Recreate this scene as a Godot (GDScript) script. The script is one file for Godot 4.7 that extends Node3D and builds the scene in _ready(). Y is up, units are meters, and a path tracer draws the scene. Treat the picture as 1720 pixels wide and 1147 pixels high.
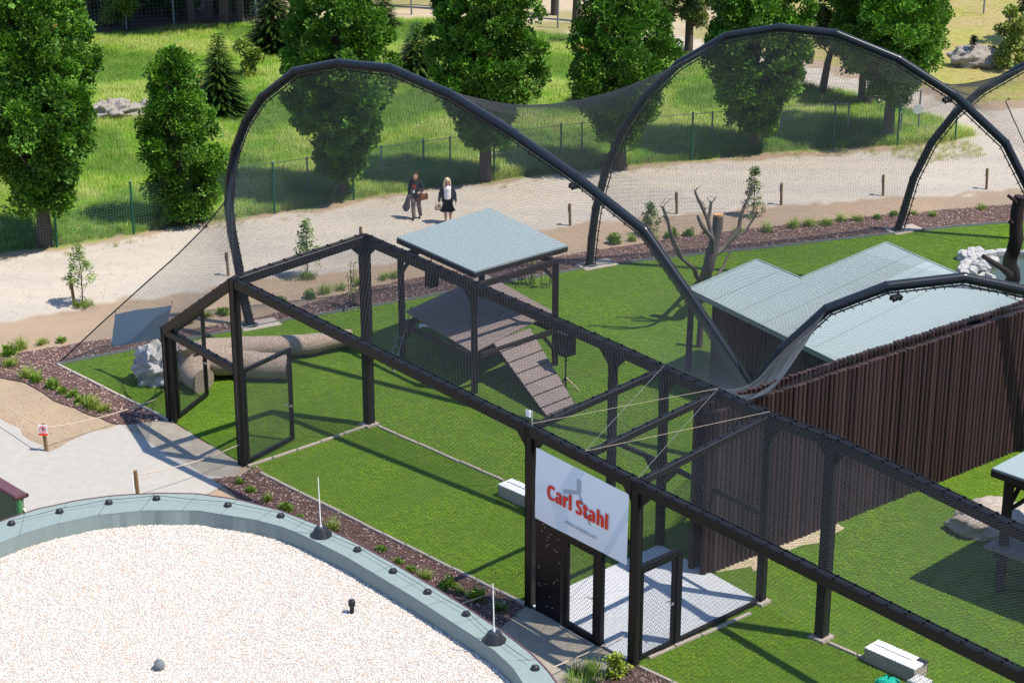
extends Node3D
# A netted zoo aviary seen from above: steel arches, a framed corridor, lawns, a dirt track, a meadow with maples, and a gravel roof in front.

const EYE := Vector3(0, 22, 0)
const PITCH := 21.0
const SUN := Vector3(0.455, 0.878, 0.147)

var M := {}
var rng := RandomNumberGenerator.new()
var wobble := FastNoiseLite.new()
var tex := {}


class MB:
	var v := PackedVector3Array()
	var n := PackedVector3Array()
	var uv := PackedVector2Array()
	var c := PackedColorArray()
	var ix := PackedInt32Array()
	var col := Color(1, 1, 1)

	func put(p: Vector3, nn: Vector3, t := Vector2.ZERO) -> int:
		v.append(p); n.append(nn); uv.append(t); c.append(col)
		return v.size() - 1

	func tri(a: int, b: int, d: int) -> void:
		ix.append(a); ix.append(d); ix.append(b)

	# corners run counter-clockwise as seen from outside
	func quad(a: Vector3, b: Vector3, d: Vector3, e: Vector3) -> void:
		var nn := (b - a).cross(e - a).normalized()
		var w := (b - a).length()
		var h := (e - a).length()
		var i := put(a, nn, Vector2(0, 0)); put(b, nn, Vector2(w, 0)); put(d, nn, Vector2(w, h)); put(e, nn, Vector2(0, h))
		tri(i, i + 1, i + 2); tri(i, i + 2, i + 3)

	func face(a: Vector3, b: Vector3, d: Vector3) -> void:
		var nn := (b - a).cross(d - a).normalized()
		var i := put(a, nn, Vector2(0, 0)); put(b, nn, Vector2(1, 0)); put(d, nn, Vector2(0, 1))
		tri(i, i + 1, i + 2)

	func hexa(p: Array) -> void:   # eight corners: bottom ring counter-clockwise from above, then the top ring
		quad(p[3], p[2], p[1], p[0]); quad(p[4], p[5], p[6], p[7])
		for k in 4:
			var m := (k + 1) % 4
			quad(p[k], p[m], p[m + 4], p[k + 4])

	func box(x: Transform3D, s: Vector3, bevel := 0.0) -> void:
		var h := s / 2.0
		if bevel <= 0.0:
			hexa([x * Vector3(-h.x, -h.y, h.z), x * Vector3(h.x, -h.y, h.z), x * Vector3(h.x, -h.y, -h.z), x * Vector3(-h.x, -h.y, -h.z),
				x * Vector3(-h.x, h.y, h.z), x * Vector3(h.x, h.y, h.z), x * Vector3(h.x, h.y, -h.z), x * Vector3(-h.x, h.y, -h.z)])
			return
		# chamfered: an octagonal outline in plan, and a sloped rim above and below
		var rings := []
		for lay in [[-h.y, bevel], [-h.y + bevel, 0.0], [h.y - bevel, 0.0], [h.y, bevel]]:
			var r := []
			var ox: float = h.x - lay[1]
			var oz: float = h.z - lay[1]
			for q in [[1, -1, 0], [1, -1, 1], [1, 1, 1], [1, 1, 0], [-1, 1, 0], [-1, 1, 1], [-1, -1, 1], [-1, -1, 0]]:
				var px: float = q[0] * (ox if q[2] == 0 else ox - bevel)
				var pz: float = q[1] * (oz - bevel if q[2] == 0 else oz)
				r.append(x * Vector3(px, lay[0], pz))
			rings.append(r)
		for k in 3:
			for m in 8:
				var w := (m + 1) % 8
				quad2(rings[k][w], rings[k][m], rings[k + 1][m], rings[k + 1][w], x.origin)
		for m in range(1, 7):
			face2(rings[3][0], rings[3][m], rings[3][m + 1], x.origin); face2(rings[0][0], rings[0][m + 1], rings[0][m], x.origin)

	func quad2(a: Vector3, b: Vector3, d: Vector3, e: Vector3, away: Vector3) -> void:   # faces away from a point
		if (b - a).cross(e - a).dot((a + d) / 2.0 - away) < 0.0: quad(a, e, d, b)
		else: quad(a, b, d, e)

	func face2(a: Vector3, b: Vector3, d: Vector3, away: Vector3) -> void:
		if (b - a).cross(d - a).dot((a + b + d) / 3.0 - away) < 0.0: face(a, d, b)
		else: face(a, b, d)

	func beam(a: Vector3, b: Vector3, w: float, h: float, up := Vector3.UP, bevel := 0.0) -> void:   # a bar from a to b, w across and h high
		var x := b - a
		var l := x.length()
		x /= l
		var z := x.cross(up).normalized()
		box(Transform3D(Basis(x, z.cross(x), z), (a + b) / 2.0), Vector3(l, h, w), bevel)

	func tube(p: Array, r: Array, sides := 8, caps := true) -> void:
		var last := p.size() - 1
		var side := Vector3.ZERO
		var first := v.size()
		var run := 0.0
		for k in p.size():
			var t: Vector3 = (p[mini(k + 1, last)] - p[maxi(k - 1, 0)]).normalized()
			if k == 0:
				side = t.cross(Vector3.UP if absf(t.y) < 0.9 else Vector3.RIGHT).normalized()
			else:
				side = (side - t * side.dot(t)).normalized()
				run += (p[k] - p[k - 1]).length()
			var o := t.cross(side)
			for m in sides:
				var a := TAU * m / sides
				var d := side * cos(a) + o * sin(a)
				put(p[k] + d * (r[k] if k < r.size() else r[-1]), d, Vector2(TAU * m / sides * r[0], run))
		for k in last:
			for m in sides:
				var a := first + k * sides + m
				var b := first + k * sides + (m + 1) % sides
				tri(a, b, b + sides); tri(a, b + sides, a + sides)
		if caps:
			for e in [0, last]:
				var nn: Vector3 = (p[1] - p[0]).normalized() * -1.0 if e == 0 else (p[last] - p[last - 1]).normalized()
				var hub := put(p[e], nn)
				var ring := []
				for m in sides:
					ring.append(put(v[first + e * sides + m], nn, Vector2(m, 0)))
				for m in sides:
					if e == 0: tri(hub, ring[(m + 1) % sides], ring[m])
					else: tri(hub, ring[m], ring[(m + 1) % sides])

	func wire(p: PackedVector3Array, r: float) -> void:   # a three-sided wire
		var last := p.size() - 1
		if last < 1: return
		var first := v.size()
		for k in p.size():
			var t := (p[mini(k + 1, last)] - p[maxi(k - 1, 0)]).normalized()
			var s := t.cross(Vector3(0.31, 0.17, 0.93)).normalized()
			var o := t.cross(s)
			for m in 3:
				var d: Vector3 = s * [1.0, -0.5, -0.5][m] + o * [0.0, 0.866, -0.866][m]
				v.append(p[k] + d * r); n.append(d); uv.append(Vector2.ZERO); c.append(col)
		for k in last:
			for m in 3:
				var a := first + k * 3 + m
				var b := first + k * 3 + (m + 1) % 3
				ix.append(a); ix.append(b + 3); ix.append(b); ix.append(a); ix.append(a + 3); ix.append(b + 3)

	func lathe(x: Transform3D, prof: Array, sides := 16) -> void:   # profile of Vector2(radius, height), from the bottom up
		var first := v.size()
		for k in prof.size():
			var t: Vector2 = (prof[mini(k + 1, prof.size() - 1)] - prof[maxi(k - 1, 0)]).normalized()
			for m in sides:
				var a := TAU * m / sides
				put(x * Vector3(cos(a) * prof[k].x, prof[k].y, -sin(a) * prof[k].x), (x.basis * Vector3(cos(a) * t.y, -t.x, -sin(a) * t.y)).normalized(), Vector2(a, prof[k].y))
		for k in prof.size() - 1:
			for m in sides:
				var a := first + k * sides + m
				var b := first + k * sides + (m + 1) % sides
				tri(a, b, b + sides); tri(a, b + sides, a + sides)

	func flat(poly: PackedVector2Array, y: float, up := true) -> void:
		var t := Geometry2D.triangulate_polygon(poly)
		var first := v.size()
		for q in poly: put(Vector3(q.x, y, q.y), Vector3.UP if up else Vector3.DOWN, q)
		for k in range(0, t.size(), 3):
			var a := poly[t[k]]
			var s := (poly[t[k + 1]] - a).cross(poly[t[k + 2]] - a)
			if (s < 0.0) == up: tri(first + t[k], first + t[k + 1], first + t[k + 2])
			else: tri(first + t[k], first + t[k + 2], first + t[k + 1])

	func slab(poly: PackedVector2Array, y0: float, y1: float) -> void:
		flat(poly, y1)
		flat(poly, y0, false)
		var turn := 0.0
		for k in poly.size(): turn += poly[k].cross(poly[(k + 1) % poly.size()])
		for k in poly.size():
			var a := poly[k]
			var b := poly[(k + 1) % poly.size()]
			if turn > 0.0:
				var w := a
				a = b; b = w
			quad(Vector3(a.x, y0, a.y), Vector3(b.x, y0, b.y), Vector3(b.x, y1, b.y), Vector3(a.x, y1, a.y))

	func ball(x: Transform3D, rows := 6, sides := 10, lump := 0.0, noise: FastNoiseLite = null) -> void:
		var first := v.size()
		var pts := []
		for k in rows + 1:
			var f := PI * k / rows
			for m in sides:
				var a := TAU * m / sides
				var d := Vector3(sin(f) * cos(a), -cos(f), -sin(f) * sin(a))
				var r := 1.0 + (lump * noise.get_noise_3dv((d * 1.3 + x.origin) * 40.0) if noise else 0.0)
				pts.append(x * (d * r))
		for k in rows + 1:
			for m in sides:
				var a: Vector3 = pts[k * sides + (m + 1) % sides] - pts[k * sides + (m + sides - 1) % sides]
				var b: Vector3 = pts[mini(k + 1, rows) * sides + m] - pts[maxi(k - 1, 0) * sides + m]
				var nn := a.cross(b).normalized()
				if k == 0 or k == rows or nn.length() < 0.5: nn = (pts[k * sides + m] - x.origin).normalized()
				put(pts[k * sides + m], nn, Vector2(m, k))
		for k in rows:
			for m in sides:
				var a := first + k * sides + m
				var b := first + k * sides + (m + 1) % sides
				tri(a, b, b + sides); tri(a, b + sides, a + sides)

	func mesh() -> ArrayMesh:
		var a := []
		a.resize(Mesh.ARRAY_MAX)
		a[Mesh.ARRAY_VERTEX] = v; a[Mesh.ARRAY_NORMAL] = n; a[Mesh.ARRAY_TEX_UV] = uv; a[Mesh.ARRAY_COLOR] = c; a[Mesh.ARRAY_INDEX] = ix
		var m := ArrayMesh.new()
		m.add_surface_from_arrays(Mesh.PRIMITIVE_TRIANGLES, a)
		return m


# ---------------------------------------------------------------- naming and adding
func tag(o: Node3D, label: String, category: String, group := "", kind := "") -> Node3D:
	if label: o.set_meta("label", label)
	if category: o.set_meta("category", category)
	if group: o.set_meta("group", group)
	if kind: o.set_meta("kind", kind)
	return o

func thing(called: String, label: String, category: String, at := Vector3.ZERO, group := "") -> Node3D:
	var o := Node3D.new()
	o.name = called
	o.position = at
	add_child(o, true)
	return tag(o, label, category, group)

func part(called: String, b: MB, m: Material, parent: Node3D) -> MeshInstance3D:   # geometry given in the world, kept under the thing's base
	var o := MeshInstance3D.new()
	o.name = called
	var w := world_of(parent)
	if w != Vector3.ZERO:
		for k in b.v.size(): b.v[k] -= w
	o.mesh = b.mesh()
	o.mesh.surface_set_material(0, m)
	parent.add_child(o, true)
	return o

func local_part(called: String, b: MB, m: Material, parent: Node3D) -> MeshInstance3D:
	var o := MeshInstance3D.new()
	o.name = called
	o.mesh = b.mesh()
	o.mesh.surface_set_material(0, m)
	parent.add_child(o, true)
	return o

func world_of(o: Node3D) -> Vector3:
	var w := Vector3.ZERO
	var q: Node = o
	while q and q != self:
		w += q.position
		q = q.get_parent()
	return w

func whole(called: String, b: MB, m: Material, label: String, category: String, group := "") -> MeshInstance3D:
	return tag(part(called, b, m, self), label, category, group)

func struct(called: String, b: MB, m: Material) -> MeshInstance3D:
	var o := part(called, b, m, self)
	o.set_meta("kind", "structure")
	return o

func many(called: String, mesh: Mesh, places: Array, colors: Array, parent: Node3D, m: Material) -> MultiMeshInstance3D:
	var mm := MultiMesh.new()
	mm.transform_format = MultiMesh.TRANSFORM_3D
	mm.use_colors = true
	mm.mesh = mesh
	mm.instance_count = places.size()
	for k in places.size():
		mm.set_instance_transform(k, places[k])
		mm.set_instance_color(k, colors[k])
	var o := MultiMeshInstance3D.new()
	o.name = called
	o.multimesh = mm
	o.material_override = m
	parent.add_child(o, true)
	return o

func nth(k: int) -> String:
	var w := ["first", "second", "third", "fourth", "fifth", "sixth", "seventh", "eighth", "ninth", "tenth", "eleventh", "twelfth", "thirteenth", "fourteenth", "fifteenth", "sixteenth", "seventeenth", "eighteenth", "nineteenth", "twentieth"]
	return w[k]


# ---------------------------------------------------------------- materials
func noise_map(key: String, freq: float, octaves: int, lo: float, hi: float, kind := FastNoiseLite.TYPE_SIMPLEX_SMOOTH, bias := 0.5, side := 512) -> NoiseTexture2D:
	var f := FastNoiseLite.new()
	f.seed = key.hash() % 1000
	f.noise_type = kind
	f.frequency = freq
	f.fractal_octaves = octaves
	f.fractal_gain = 0.6
	var t := NoiseTexture2D.new()
	t.width = side; t.height = side
	t.seamless = true
	t.noise = f
	var g := Gradient.new()
	g.offsets = PackedFloat32Array([0.0, bias, 1.0])
	g.colors = PackedColorArray([Color(lo, lo, lo).linear_to_srgb(), Color((lo + hi) / 2, (lo + hi) / 2, (lo + hi) / 2).linear_to_srgb(), Color(hi, hi, hi).linear_to_srgb()])
	t.color_ramp = g
	tex[key] = t
	return t

func mat(key: String, c: Color, rough := 0.8, fine := "", fine_scale := 1.0, coarse := "", coarse_scale := 0.1, relief := 0.0, vertex := false) -> StandardMaterial3D:
	var m := StandardMaterial3D.new()
	m.resource_name = key
	m.albedo_color = c.linear_to_srgb()
	m.roughness = rough
	m.metallic_specular = 0.35
	m.vertex_color_use_as_albedo = vertex
	if fine:
		m.albedo_texture = tex[fine]
		m.uv1_triplanar = true
		m.uv1_world_triplanar = true
		m.uv1_scale = Vector3.ONE * fine_scale
	if coarse:
		m.detail_enabled = true
		m.detail_blend_mode = BaseMaterial3D.BLEND_MODE_MUL
		m.detail_albedo = tex[coarse]
		m.detail_uv_layer = BaseMaterial3D.DETAIL_UV_2
		m.uv2_triplanar = true
		m.uv2_world_triplanar = true
		m.uv2_scale = Vector3.ONE * coarse_scale
	if relief > 0.0:
		m.heightmap_enabled = true
		m.heightmap_texture = tex[fine]
		m.heightmap_scale = relief
	M[key] = m
	return m

func make_materials() -> void:
	noise_map("grain", 0.08, 4, 0.55, 1.0)
	noise_map("cloudy", 0.012, 5, 0.74, 1.05)
	noise_map("pebbly", 0.11, 3, 0.35, 1.0, FastNoiseLite.TYPE_CELLULAR, 0.4)
	noise_map("patchy", 0.02, 4, 0.75, 1.0)
	noise_map("barky", 0.05, 5, 0.25, 1.0)
	noise_map("smudge", 0.03, 4, 0.86, 1.0)
	mat("soil", Color(1, 1, 1), 0.95, "grain", 0.9, "smudge", 0.11, 0.8, true)
	mat("lawn_soil", Color(0.095, 0.17, 0.012), 0.95, "grain", 1.3, "patchy", 0.2)
	mat("mulch", Color(0.15, 0.09, 0.075), 0.95, "pebbly", 1.1, "cloudy", 0.2, 3.0)
	mat("concrete", Color(0.46, 0.43, 0.38), 0.9, "grain", 0.8, "smudge", 0.16)
	mat("old_concrete", Color(0.36, 0.315, 0.25), 0.9, "grain", 0.8, "cloudy", 0.3)
	mat("pale_floor", Color(0.66, 0.68, 0.70), 0.85, "grain", 0.9, "smudge", 0.25)
	mat("kerb", Color(0.47, 0.40, 0.34), 0.9, "grain", 1.2)
	mat("white_stone", Color(0.68, 0.67, 0.64), 0.85, "grain", 1.6, "patchy", 0.6, 1.5)
	mat("grey_stone", Color(0.50, 0.45, 0.39), 0.9, "barky", 0.8, "patchy", 0.5, 4.0)
	mat("sandstone", Color(0.66, 0.57, 0.48), 0.9, "barky", 0.9, "patchy", 0.5, 4.0)
	mat("quartz", Color(0.90, 0.88, 0.86), 0.8, "barky", 1.1, "patchy", 1.0, 5.0)
	mat("frame", Color(0.0135, 0.0125, 0.013), 0.40, "smudge", 0.8)
	mat("frame_dark", Color(0.007, 0.007, 0.009), 0.4)
	mat("arch_steel", Color(0.012, 0.016, 0.022), 0.27, "smudge", 0.6)
	mat("net_wire", Color(0.05, 0.058, 0.07), 0.4)
	mat("steel", Color(0.55, 0.54, 0.53), 0.35)
	M.steel.metallic = 0.7
	mat("palisade", Color(1, 1, 1), 0.75, "barky", 1.4, "", 0.1, 0.0, true)
	mat("dark_wood", Color(0.03, 0.02, 0.018), 0.75, "barky", 1.2)
	mat("stake_wood", Color(0.30, 0.19, 0.09), 0.85, "barky", 1.5)
	mat("fresh_wood", Color(0.62, 0.36, 0.15), 0.8, "grain", 2.0)
	mat("bark", Color(0.13, 0.10, 0.08), 0.95, "barky", 1.3, "", 0.1, 4.0)
	mat("pale_bark", Color(0.56, 0.44, 0.345), 0.95, "barky", 0.55, "patchy", 0.6, 3.0)
	mat("grey_bark", Color(0.20, 0.175, 0.15), 0.95, "barky", 1.4, "", 0.1, 3.0)
	mat("deck", Color(0.30, 0.24, 0.22), 0.8, "grain", 1.6, "patchy", 0.4)
	mat("felt", Color(0.31, 0.385, 0.365), 0.85, "grain", 1.6, "smudge", 0.3)
	mat("felt_top", Color(0.315, 0.385, 0.385), 0.85, "grain", 1.6, "smudge", 0.3)
	mat("parapet_felt", Color(0.27, 0.335, 0.315), 0.85, "grain", 1.6, "smudge", 0.3)
	mat("maroon", Color(0.10, 0.045, 0.05), 0.5)
	mat("rubber", Color(0.018, 0.02, 0.025), 0.35)
	mat("green_wall", Color(0.20, 0.27, 0.16), 0.8, "smudge", 0.5)
	mat("green_post", Color(0.008, 0.085, 0.055), 0.45)
	mat("green_wire", Color(0.30, 0.48, 0.40), 0.5)
	mat("grey_post", Color(0.16, 0.18, 0.18), 0.6)
	mat("white_paint", Color(0.76, 0.77, 0.78), 0.5)
	mat("gravel_bed", Color(0.55, 0.50, 0.445), 0.9, "pebbly", 1.6, "smudge", 0.15)
	mat("gravel", Color(1, 1, 1), 0.85, "", 1.0, "", 0.1, 0.0, true)
	mat("leafy", Color(1, 1, 1), 0.5, "", 1.0, "", 0.1, 0.0, true)
	M.leafy.backlight_enabled = true
	M.leafy.backlight = Color(0.20, 0.32, 0.03).linear_to_srgb()
	mat("grassy", Color(1, 1, 1), 0.6, "", 1.0, "", 0.1, 0.0, true)
	M.grassy.backlight_enabled = true
	M.grassy.backlight = Color(0.22, 0.32, 0.03).linear_to_srgb()
	mat("chips", Color(1, 1, 1), 0.9, "", 1.0, "", 0.1, 0.0, true)
	mat("rope", Color(0.46, 0.38, 0.29), 0.9)
	mat("red_print", Color(0.80, 0.05, 0.025), 0.6)
	mat("grey_print", Color(0.48, 0.50, 0.53), 0.6)
	mat("dark_print", Color(0.06, 0.03, 0.05), 0.6)
	mat("teal", Color(0.01, 0.36, 0.24), 0.5)
	mat("water", Color(0.05, 0.075, 0.05), 0.08)
	mat("banner_cloth", Color(0.80, 0.82, 0.84), 0.6)
	mat("shade_cloth", Color(0.20, 0.27, 0.30), 0.8, "smudge", 0.6)
	mat("skin", Color(0.50, 0.29, 0.20), 0.55)
	mat("dark_hair", Color(0.07, 0.03, 0.015), 0.5)
	mat("blonde_hair", Color(0.56, 0.42, 0.24), 0.5)
	mat("navy_cloth", Color(0.017, 0.019, 0.027), 0.85)
	mat("black_cloth", Color(0.01, 0.01, 0.011), 0.85)
	mat("white_cloth", Color(0.72, 0.71, 0.72), 0.85)
	mat("taupe_cloth", Color(0.165, 0.125, 0.105), 0.85)
	mat("brown_leather", Color(0.20, 0.07, 0.035), 0.5)
	mat("beige_leather", Color(0.36, 0.28, 0.20), 0.5)
	mat("orange_cord", Color(0.65, 0.12, 0.05), 0.6)


# ---------------------------------------------------------------- small shared shapes
func ring(p: Vector2) -> Vector3:
	return Vector3(p.x, 0, p.y)

func along(p: Array, n: int) -> PackedVector3Array:   # n points evenly along a polyline
	var run := [0.0]
	for k in range(1, p.size()): run.append(run[-1] + (p[k] - p[k - 1]).length())
	var out := PackedVector3Array()
	var at := 0
	for k in n:
		var want: float = run[-1] * k / (n - 1)
		while at < p.size() - 2 and run[at + 1] < want: at += 1
		var f: float = (want - run[at]) / maxf(run[at + 1] - run[at], 1e-6)
		out.append(p[at].lerp(p[at + 1], clampf(f, 0, 1)))
	return out

func ruled(a: Array, b: Array, n: int, m: int, sag := Vector3.ZERO) -> Array:   # m rows of n points between two edges
	var pa := along(a, n)
	var pb := along(b, n)
	var rows := []
	for j in m:
		var t := float(j) / (m - 1)
		var row := PackedVector3Array()
		for i in n:
			var w := sin(PI * i / (n - 1.0))
			row.append(pa[i].lerp(pb[i], t) + sag * 4.0 * t * (1.0 - t) * (0.25 + 0.75 * w))
		rows.append(row)
	return rows

func net(b: MB, rows: Array, cell := 0.105, r := 0.0033, reach := 0.5) -> void:   # diagonal wires over a sheet of points
	var nu: int = rows[0].size()
	var nv: int = rows.size()
	var lu := 0.0
	var lv := 0.0
	for j in nv:
		for i in range(1, nu): lu += (rows[j][i] - rows[j][i - 1]).length() / nv
	for i in nu:
		for j in range(1, nv): lv += (rows[j][i] - rows[j - 1][i]).length() / nu
	var cu := maxi(2, roundi(lu / cell))
	var cv := maxi(2, roundi(lv / cell))
	var hop := maxi(1, int(reach / cell))
	for way in [1, -1]:
		for s in cu + cv - 1:
			var i0: int = s if s < cu else 0
			var j0: int = 0 if s < cu else s - cu + 1
			var p := PackedVector3Array()
			var span := mini(cu - i0, cv - j0)
			var k := 0
			while true:
				var x := float(i0 + k) / cu
				if way < 0: x = 1.0 - x
				p.append(on_sheet(rows, x * (nu - 1), float(j0 + k) / cv * (nv - 1)))
				if k >= span: break
				k = mini(k + hop, span)
			b.wire(p, r)

func on_sheet(rows: Array, x: float, y: float) -> Vector3:
	var i := clampi(int(x), 0, rows[0].size() - 2)
	var j := clampi(int(y), 0, rows.size() - 2)
	var fx := x - i
	var fy := y - j
	return rows[j][i].lerp(rows[j][i + 1], fx).lerp(rows[j + 1][i].lerp(rows[j + 1][i + 1], fx), fy)

func patch(a: Vector3, b: Vector3, c: Vector3, d: Vector3) -> Array:   # a flat net sheet a-b below, d-c above
	return [PackedVector3Array([a, b]), PackedVector3Array([d, c])]

func in_view(p: Vector3, margin := 0.12) -> bool:
	var q := p - EYE
	var s := sin(deg_to_rad(PITCH))
	var k := cos(deg_to_rad(PITCH))
	var z := -q.y * s - q.z * k
	var y := q.y * k - q.z * s
	return z > 1.0 and absf(q.x / z) < 0.253 + margin * 0.253 and absf(y / z) < 0.1687 + margin * 0.1687

func scatter(poly: PackedVector2Array, per_m2: float, margin := 0.08) -> PackedVector3Array:
	var lo := poly[0]
	var hi := poly[0]
	for q in poly:
		lo = lo.min(q); hi = hi.max(q)
	var out := PackedVector3Array()
	for k in int((hi.x - lo.x) * (hi.y - lo.y) * per_m2):
		var q := Vector2(rng.randf_range(lo.x, hi.x), rng.randf_range(lo.y, hi.y))
		if in_view(Vector3(q.x, 0, q.y), margin) and Geometry2D.is_point_in_polygon(q, poly): out.append(Vector3(q.x, 0, q.y))
	return out

func wavy(poly: PackedVector2Array, amount: float, step := 0.35) -> PackedVector2Array:   # an outline made uneven
	var out := PackedVector2Array()
	for k in poly.size():
		var a := poly[k]
		var b := poly[(k + 1) % poly.size()]
		var n := maxi(1, int((b - a).length() / step))
		var side := (b - a).orthogonal().normalized()
		for m in n:
			var p := a.lerp(b, float(m) / n)
			out.append(p + side * amount * (wobble.get_noise_2d(p.x * 60, p.y * 60) + 0.6 * wobble.get_noise_2d(p.x * 220, p.y * 220)))
	return out

func upright(at: Vector3, tall: float, turn: float, lean := 0.0, wide := 1.0) -> Transform3D:
	return Transform3D(Basis(Vector3.UP, turn) * Basis(Vector3.RIGHT, lean) * Basis.from_scale(Vector3(tall * wide, tall, tall * wide)), at)

func blade_tuft(blades: int, spread: float, width: float, bend: float) -> ArrayMesh:
	var b := MB.new()
	for k in blades:
		var a := TAU * k / blades + rng.randf() * 0.8
		var d := Vector3(cos(a), 0, sin(a))
		var s := Vector3(-d.z, 0, d.x) * width
		var o := d * spread * rng.randf()
		var h := rng.randf_range(0.65, 1.0)
		var tip := o + d * bend * rng.randf_range(0.4, 1.2) + Vector3.UP * h
		var mid := o.lerp(tip, 0.5) + Vector3.UP * 0.1 * h
		var nn := (d * 0.3 + Vector3.UP).normalized()
		var i := b.put(o - s, nn); b.put(o + s, nn); b.put(mid + s * 0.8, nn); b.put(mid - s * 0.8, nn); b.put(tip, nn)
		b.tri(i, i + 1, i + 2); b.tri(i, i + 2, i + 3); b.tri(i + 3, i + 2, i + 4)
	return b.mesh()

func leaf_clump(leaves: int, size: float, reach: float) -> ArrayMesh:   # pointed, folded leaves round a twig end, facing up and out
	var b := MB.new()
	for k in leaves:
		var a := TAU * k / leaves * 1.618 * 1.7
		var up := rng.randf_range(-0.35, 0.8)
		var d := Vector3(cos(a), up, sin(a)).normalized()
		var s := d.cross(Vector3.UP).normalized()
		var nn := (s.cross(d) + Vector3(rng.randf_range(-0.5, 0.5), 0.5, rng.randf_range(-0.5, 0.5))).normalized()
		s = d.cross(nn).normalized()
		var o := d * reach * rng.randf_range(0.3, 1.0)
		var z := size * rng.randf_range(0.7, 1.2)
		var tip := o + d * z
		var l := o + d * z * 0.45 - s * z * 0.5 + nn * z * 0.1
		var r := o + d * z * 0.45 + s * z * 0.5 + nn * z * 0.1
		var n1 := (r - o).cross(tip - o).normalized()
		if n1.dot(nn) < 0: n1 = -n1
		var n2 := (tip - o).cross(l - o).normalized()
		if n2.dot(nn) < 0: n2 = -n2
		var i := b.put(o, n1); b.put(r, n1); b.put(tip, n1); b.put(o, n2); b.put(tip, n2); b.put(l, n2)
		b.tri(i, i + 1, i + 2); b.tri(i + 3, i + 4, i + 5)
	return b.mesh()


# ---------------------------------------------------------------- the scene
func _ready() -> void:
	var cam := Camera3D.new()
	cam.name = "camera"
	cam.position = EYE
	cam.rotation_degrees = Vector3(-PITCH, 0, 0)
	cam.fov = 19.15
	cam.near = 0.5
	cam.far = 900.0
	add_child(cam)
	var sky := ProceduralSkyMaterial.new()
	sky.sky_top_color = Color(0.42, 0.56, 0.78)
	sky.sky_horizon_color = Color(0.80, 0.85, 0.90)
	sky.sky_curve = 0.16
	sky.ground_bottom_color = Color(0.35, 0.33, 0.27)
	sky.ground_horizon_color = Color(0.62, 0.66, 0.66)
	sky.sun_angle_max = 12.0
	var env := Environment.new()
	env.background_mode = Environment.BG_SKY
	env.sky = Sky.new()
	env.sky.sky_material = sky
	env.background_energy_multiplier = 1.2
	env.tonemap_mode = Environment.TONE_MAPPER_LINEAR
	env.tonemap_exposure = 1.5
	env.sdfgi_enabled = true
	env.ssao_enabled = true
	env.ssil_enabled = true
	var we := WorldEnvironment.new()
	we.name = "world"
	we.environment = env
	add_child(we)
	var sun := DirectionalLight3D.new()
	sun.name = "sun"
	sun.light_color = Color(1.0, 0.965, 0.91)
	sun.light_energy = 1.6
	sun.light_angular_distance = 0.53
	sun.shadow_enabled = true
	sun.look_at_from_position(SUN * 100.0, Vector3.ZERO)
	add_child(sun)

	rng.seed = 11
	wobble.seed = 5
	wobble.frequency = 0.01
	wobble.fractal_octaves = 2
	make_materials()
	build_ground()
	build_meadow()
	build_lawn()
	build_beds()
	build_roof()
	build_corridor()
	build_arches()
	build_wall_and_shed()
	build_shelters()
	build_fences()
	build_trees()
	build_saplings_and_shrubs()
	build_dead_trees()
	build_logs_and_rocks()
	build_small_things()
	build_people()




# ---------------------------------------------------------------- ground, lawn, meadow
var TRACK := PackedVector2Array([Vector2(-19.63, -64.49), Vector2(-17.36, -65.06), Vector2(-16.29, -65.69), Vector2(-13.70, -67.13), Vector2(-11.24, -68.76), Vector2(-8.40, -70.03), Vector2(-5.71, -71.49), Vector2(-3.13, -73.01), Vector2(0.00, -74.50), Vector2(3.23, -75.56), Vector2(7.98, -77.07), Vector2(12.81, -77.93), Vector2(15.88, -79.16), Vector2(18.02, -80.25), Vector2(17.30, -81.55), Vector2(16.40, -84.88), Vector2(14.83, -88.02), Vector2(12.06, -91.39), Vector2(8.30, -95.75), Vector2(4.14, -99.15), Vector2(4.28, -102.78), Vector2(8.63, -99.97), Vector2(12.50, -95.00), Vector2(15.35, -91.39), Vector2(18.50, -87.81), Vector2(20.05, -85.18), Vector2(22.28, -85.90), Vector2(27.80, -88.90), Vector2(23.76, -74.74), Vector2(19.31, -73.32), Vector2(14.21, -72.39), Vector2(9.63, -71.27), Vector2(5.18, -70.17), Vector2(2.99, -69.25), Vector2(0.84, -68.21), Vector2(-1.24, -66.73), Vector2(-4.41, -64.49), Vector2(-6.73, -63.70), Vector2(-9.01, -62.86), Vector2(-11.69, -61.35), Vector2(-14.29, -60.01), Vector2(-15.94, -59.04), Vector2(-17.94, -58.21)])
var MEADOW := PackedVector2Array([Vector2(-20.11, -64.80), Vector2(-17.54, -65.82), Vector2(-15.74, -66.47), Vector2(-13.34, -67.93), Vector2(-11.00, -69.32), Vector2(-8.64, -70.39), Vector2(-5.88, -72.09), Vector2(-3.33, -73.40), Vector2(-0.68, -74.58), Vector2(1.89, -75.64), Vector2(4.44, -76.64), Vector2(7.11, -77.32), Vector2(10.01, -78.36), Vector2(12.98, -79.07), Vector2(15.58, -79.52), Vector2(18.14, -80.25), Vector2(19.19, -81.17), Vector2(17.78, -84.07), Vector2(15.06, -87.81), Vector2(12.01, -90.93), Vector2(9.12, -95.38), Vector2(7.01, -97.95), Vector2(1.20, -100.52), Vector2(-3.07, -103.35), Vector2(-6.75, -103.35), Vector2(-11.64, -103.06), Vector2(-13.10, -102.49), Vector2(-16.84, -101.07), Vector2(-21.62, -99.42), Vector2(-29.40, -98.61)])
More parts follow.
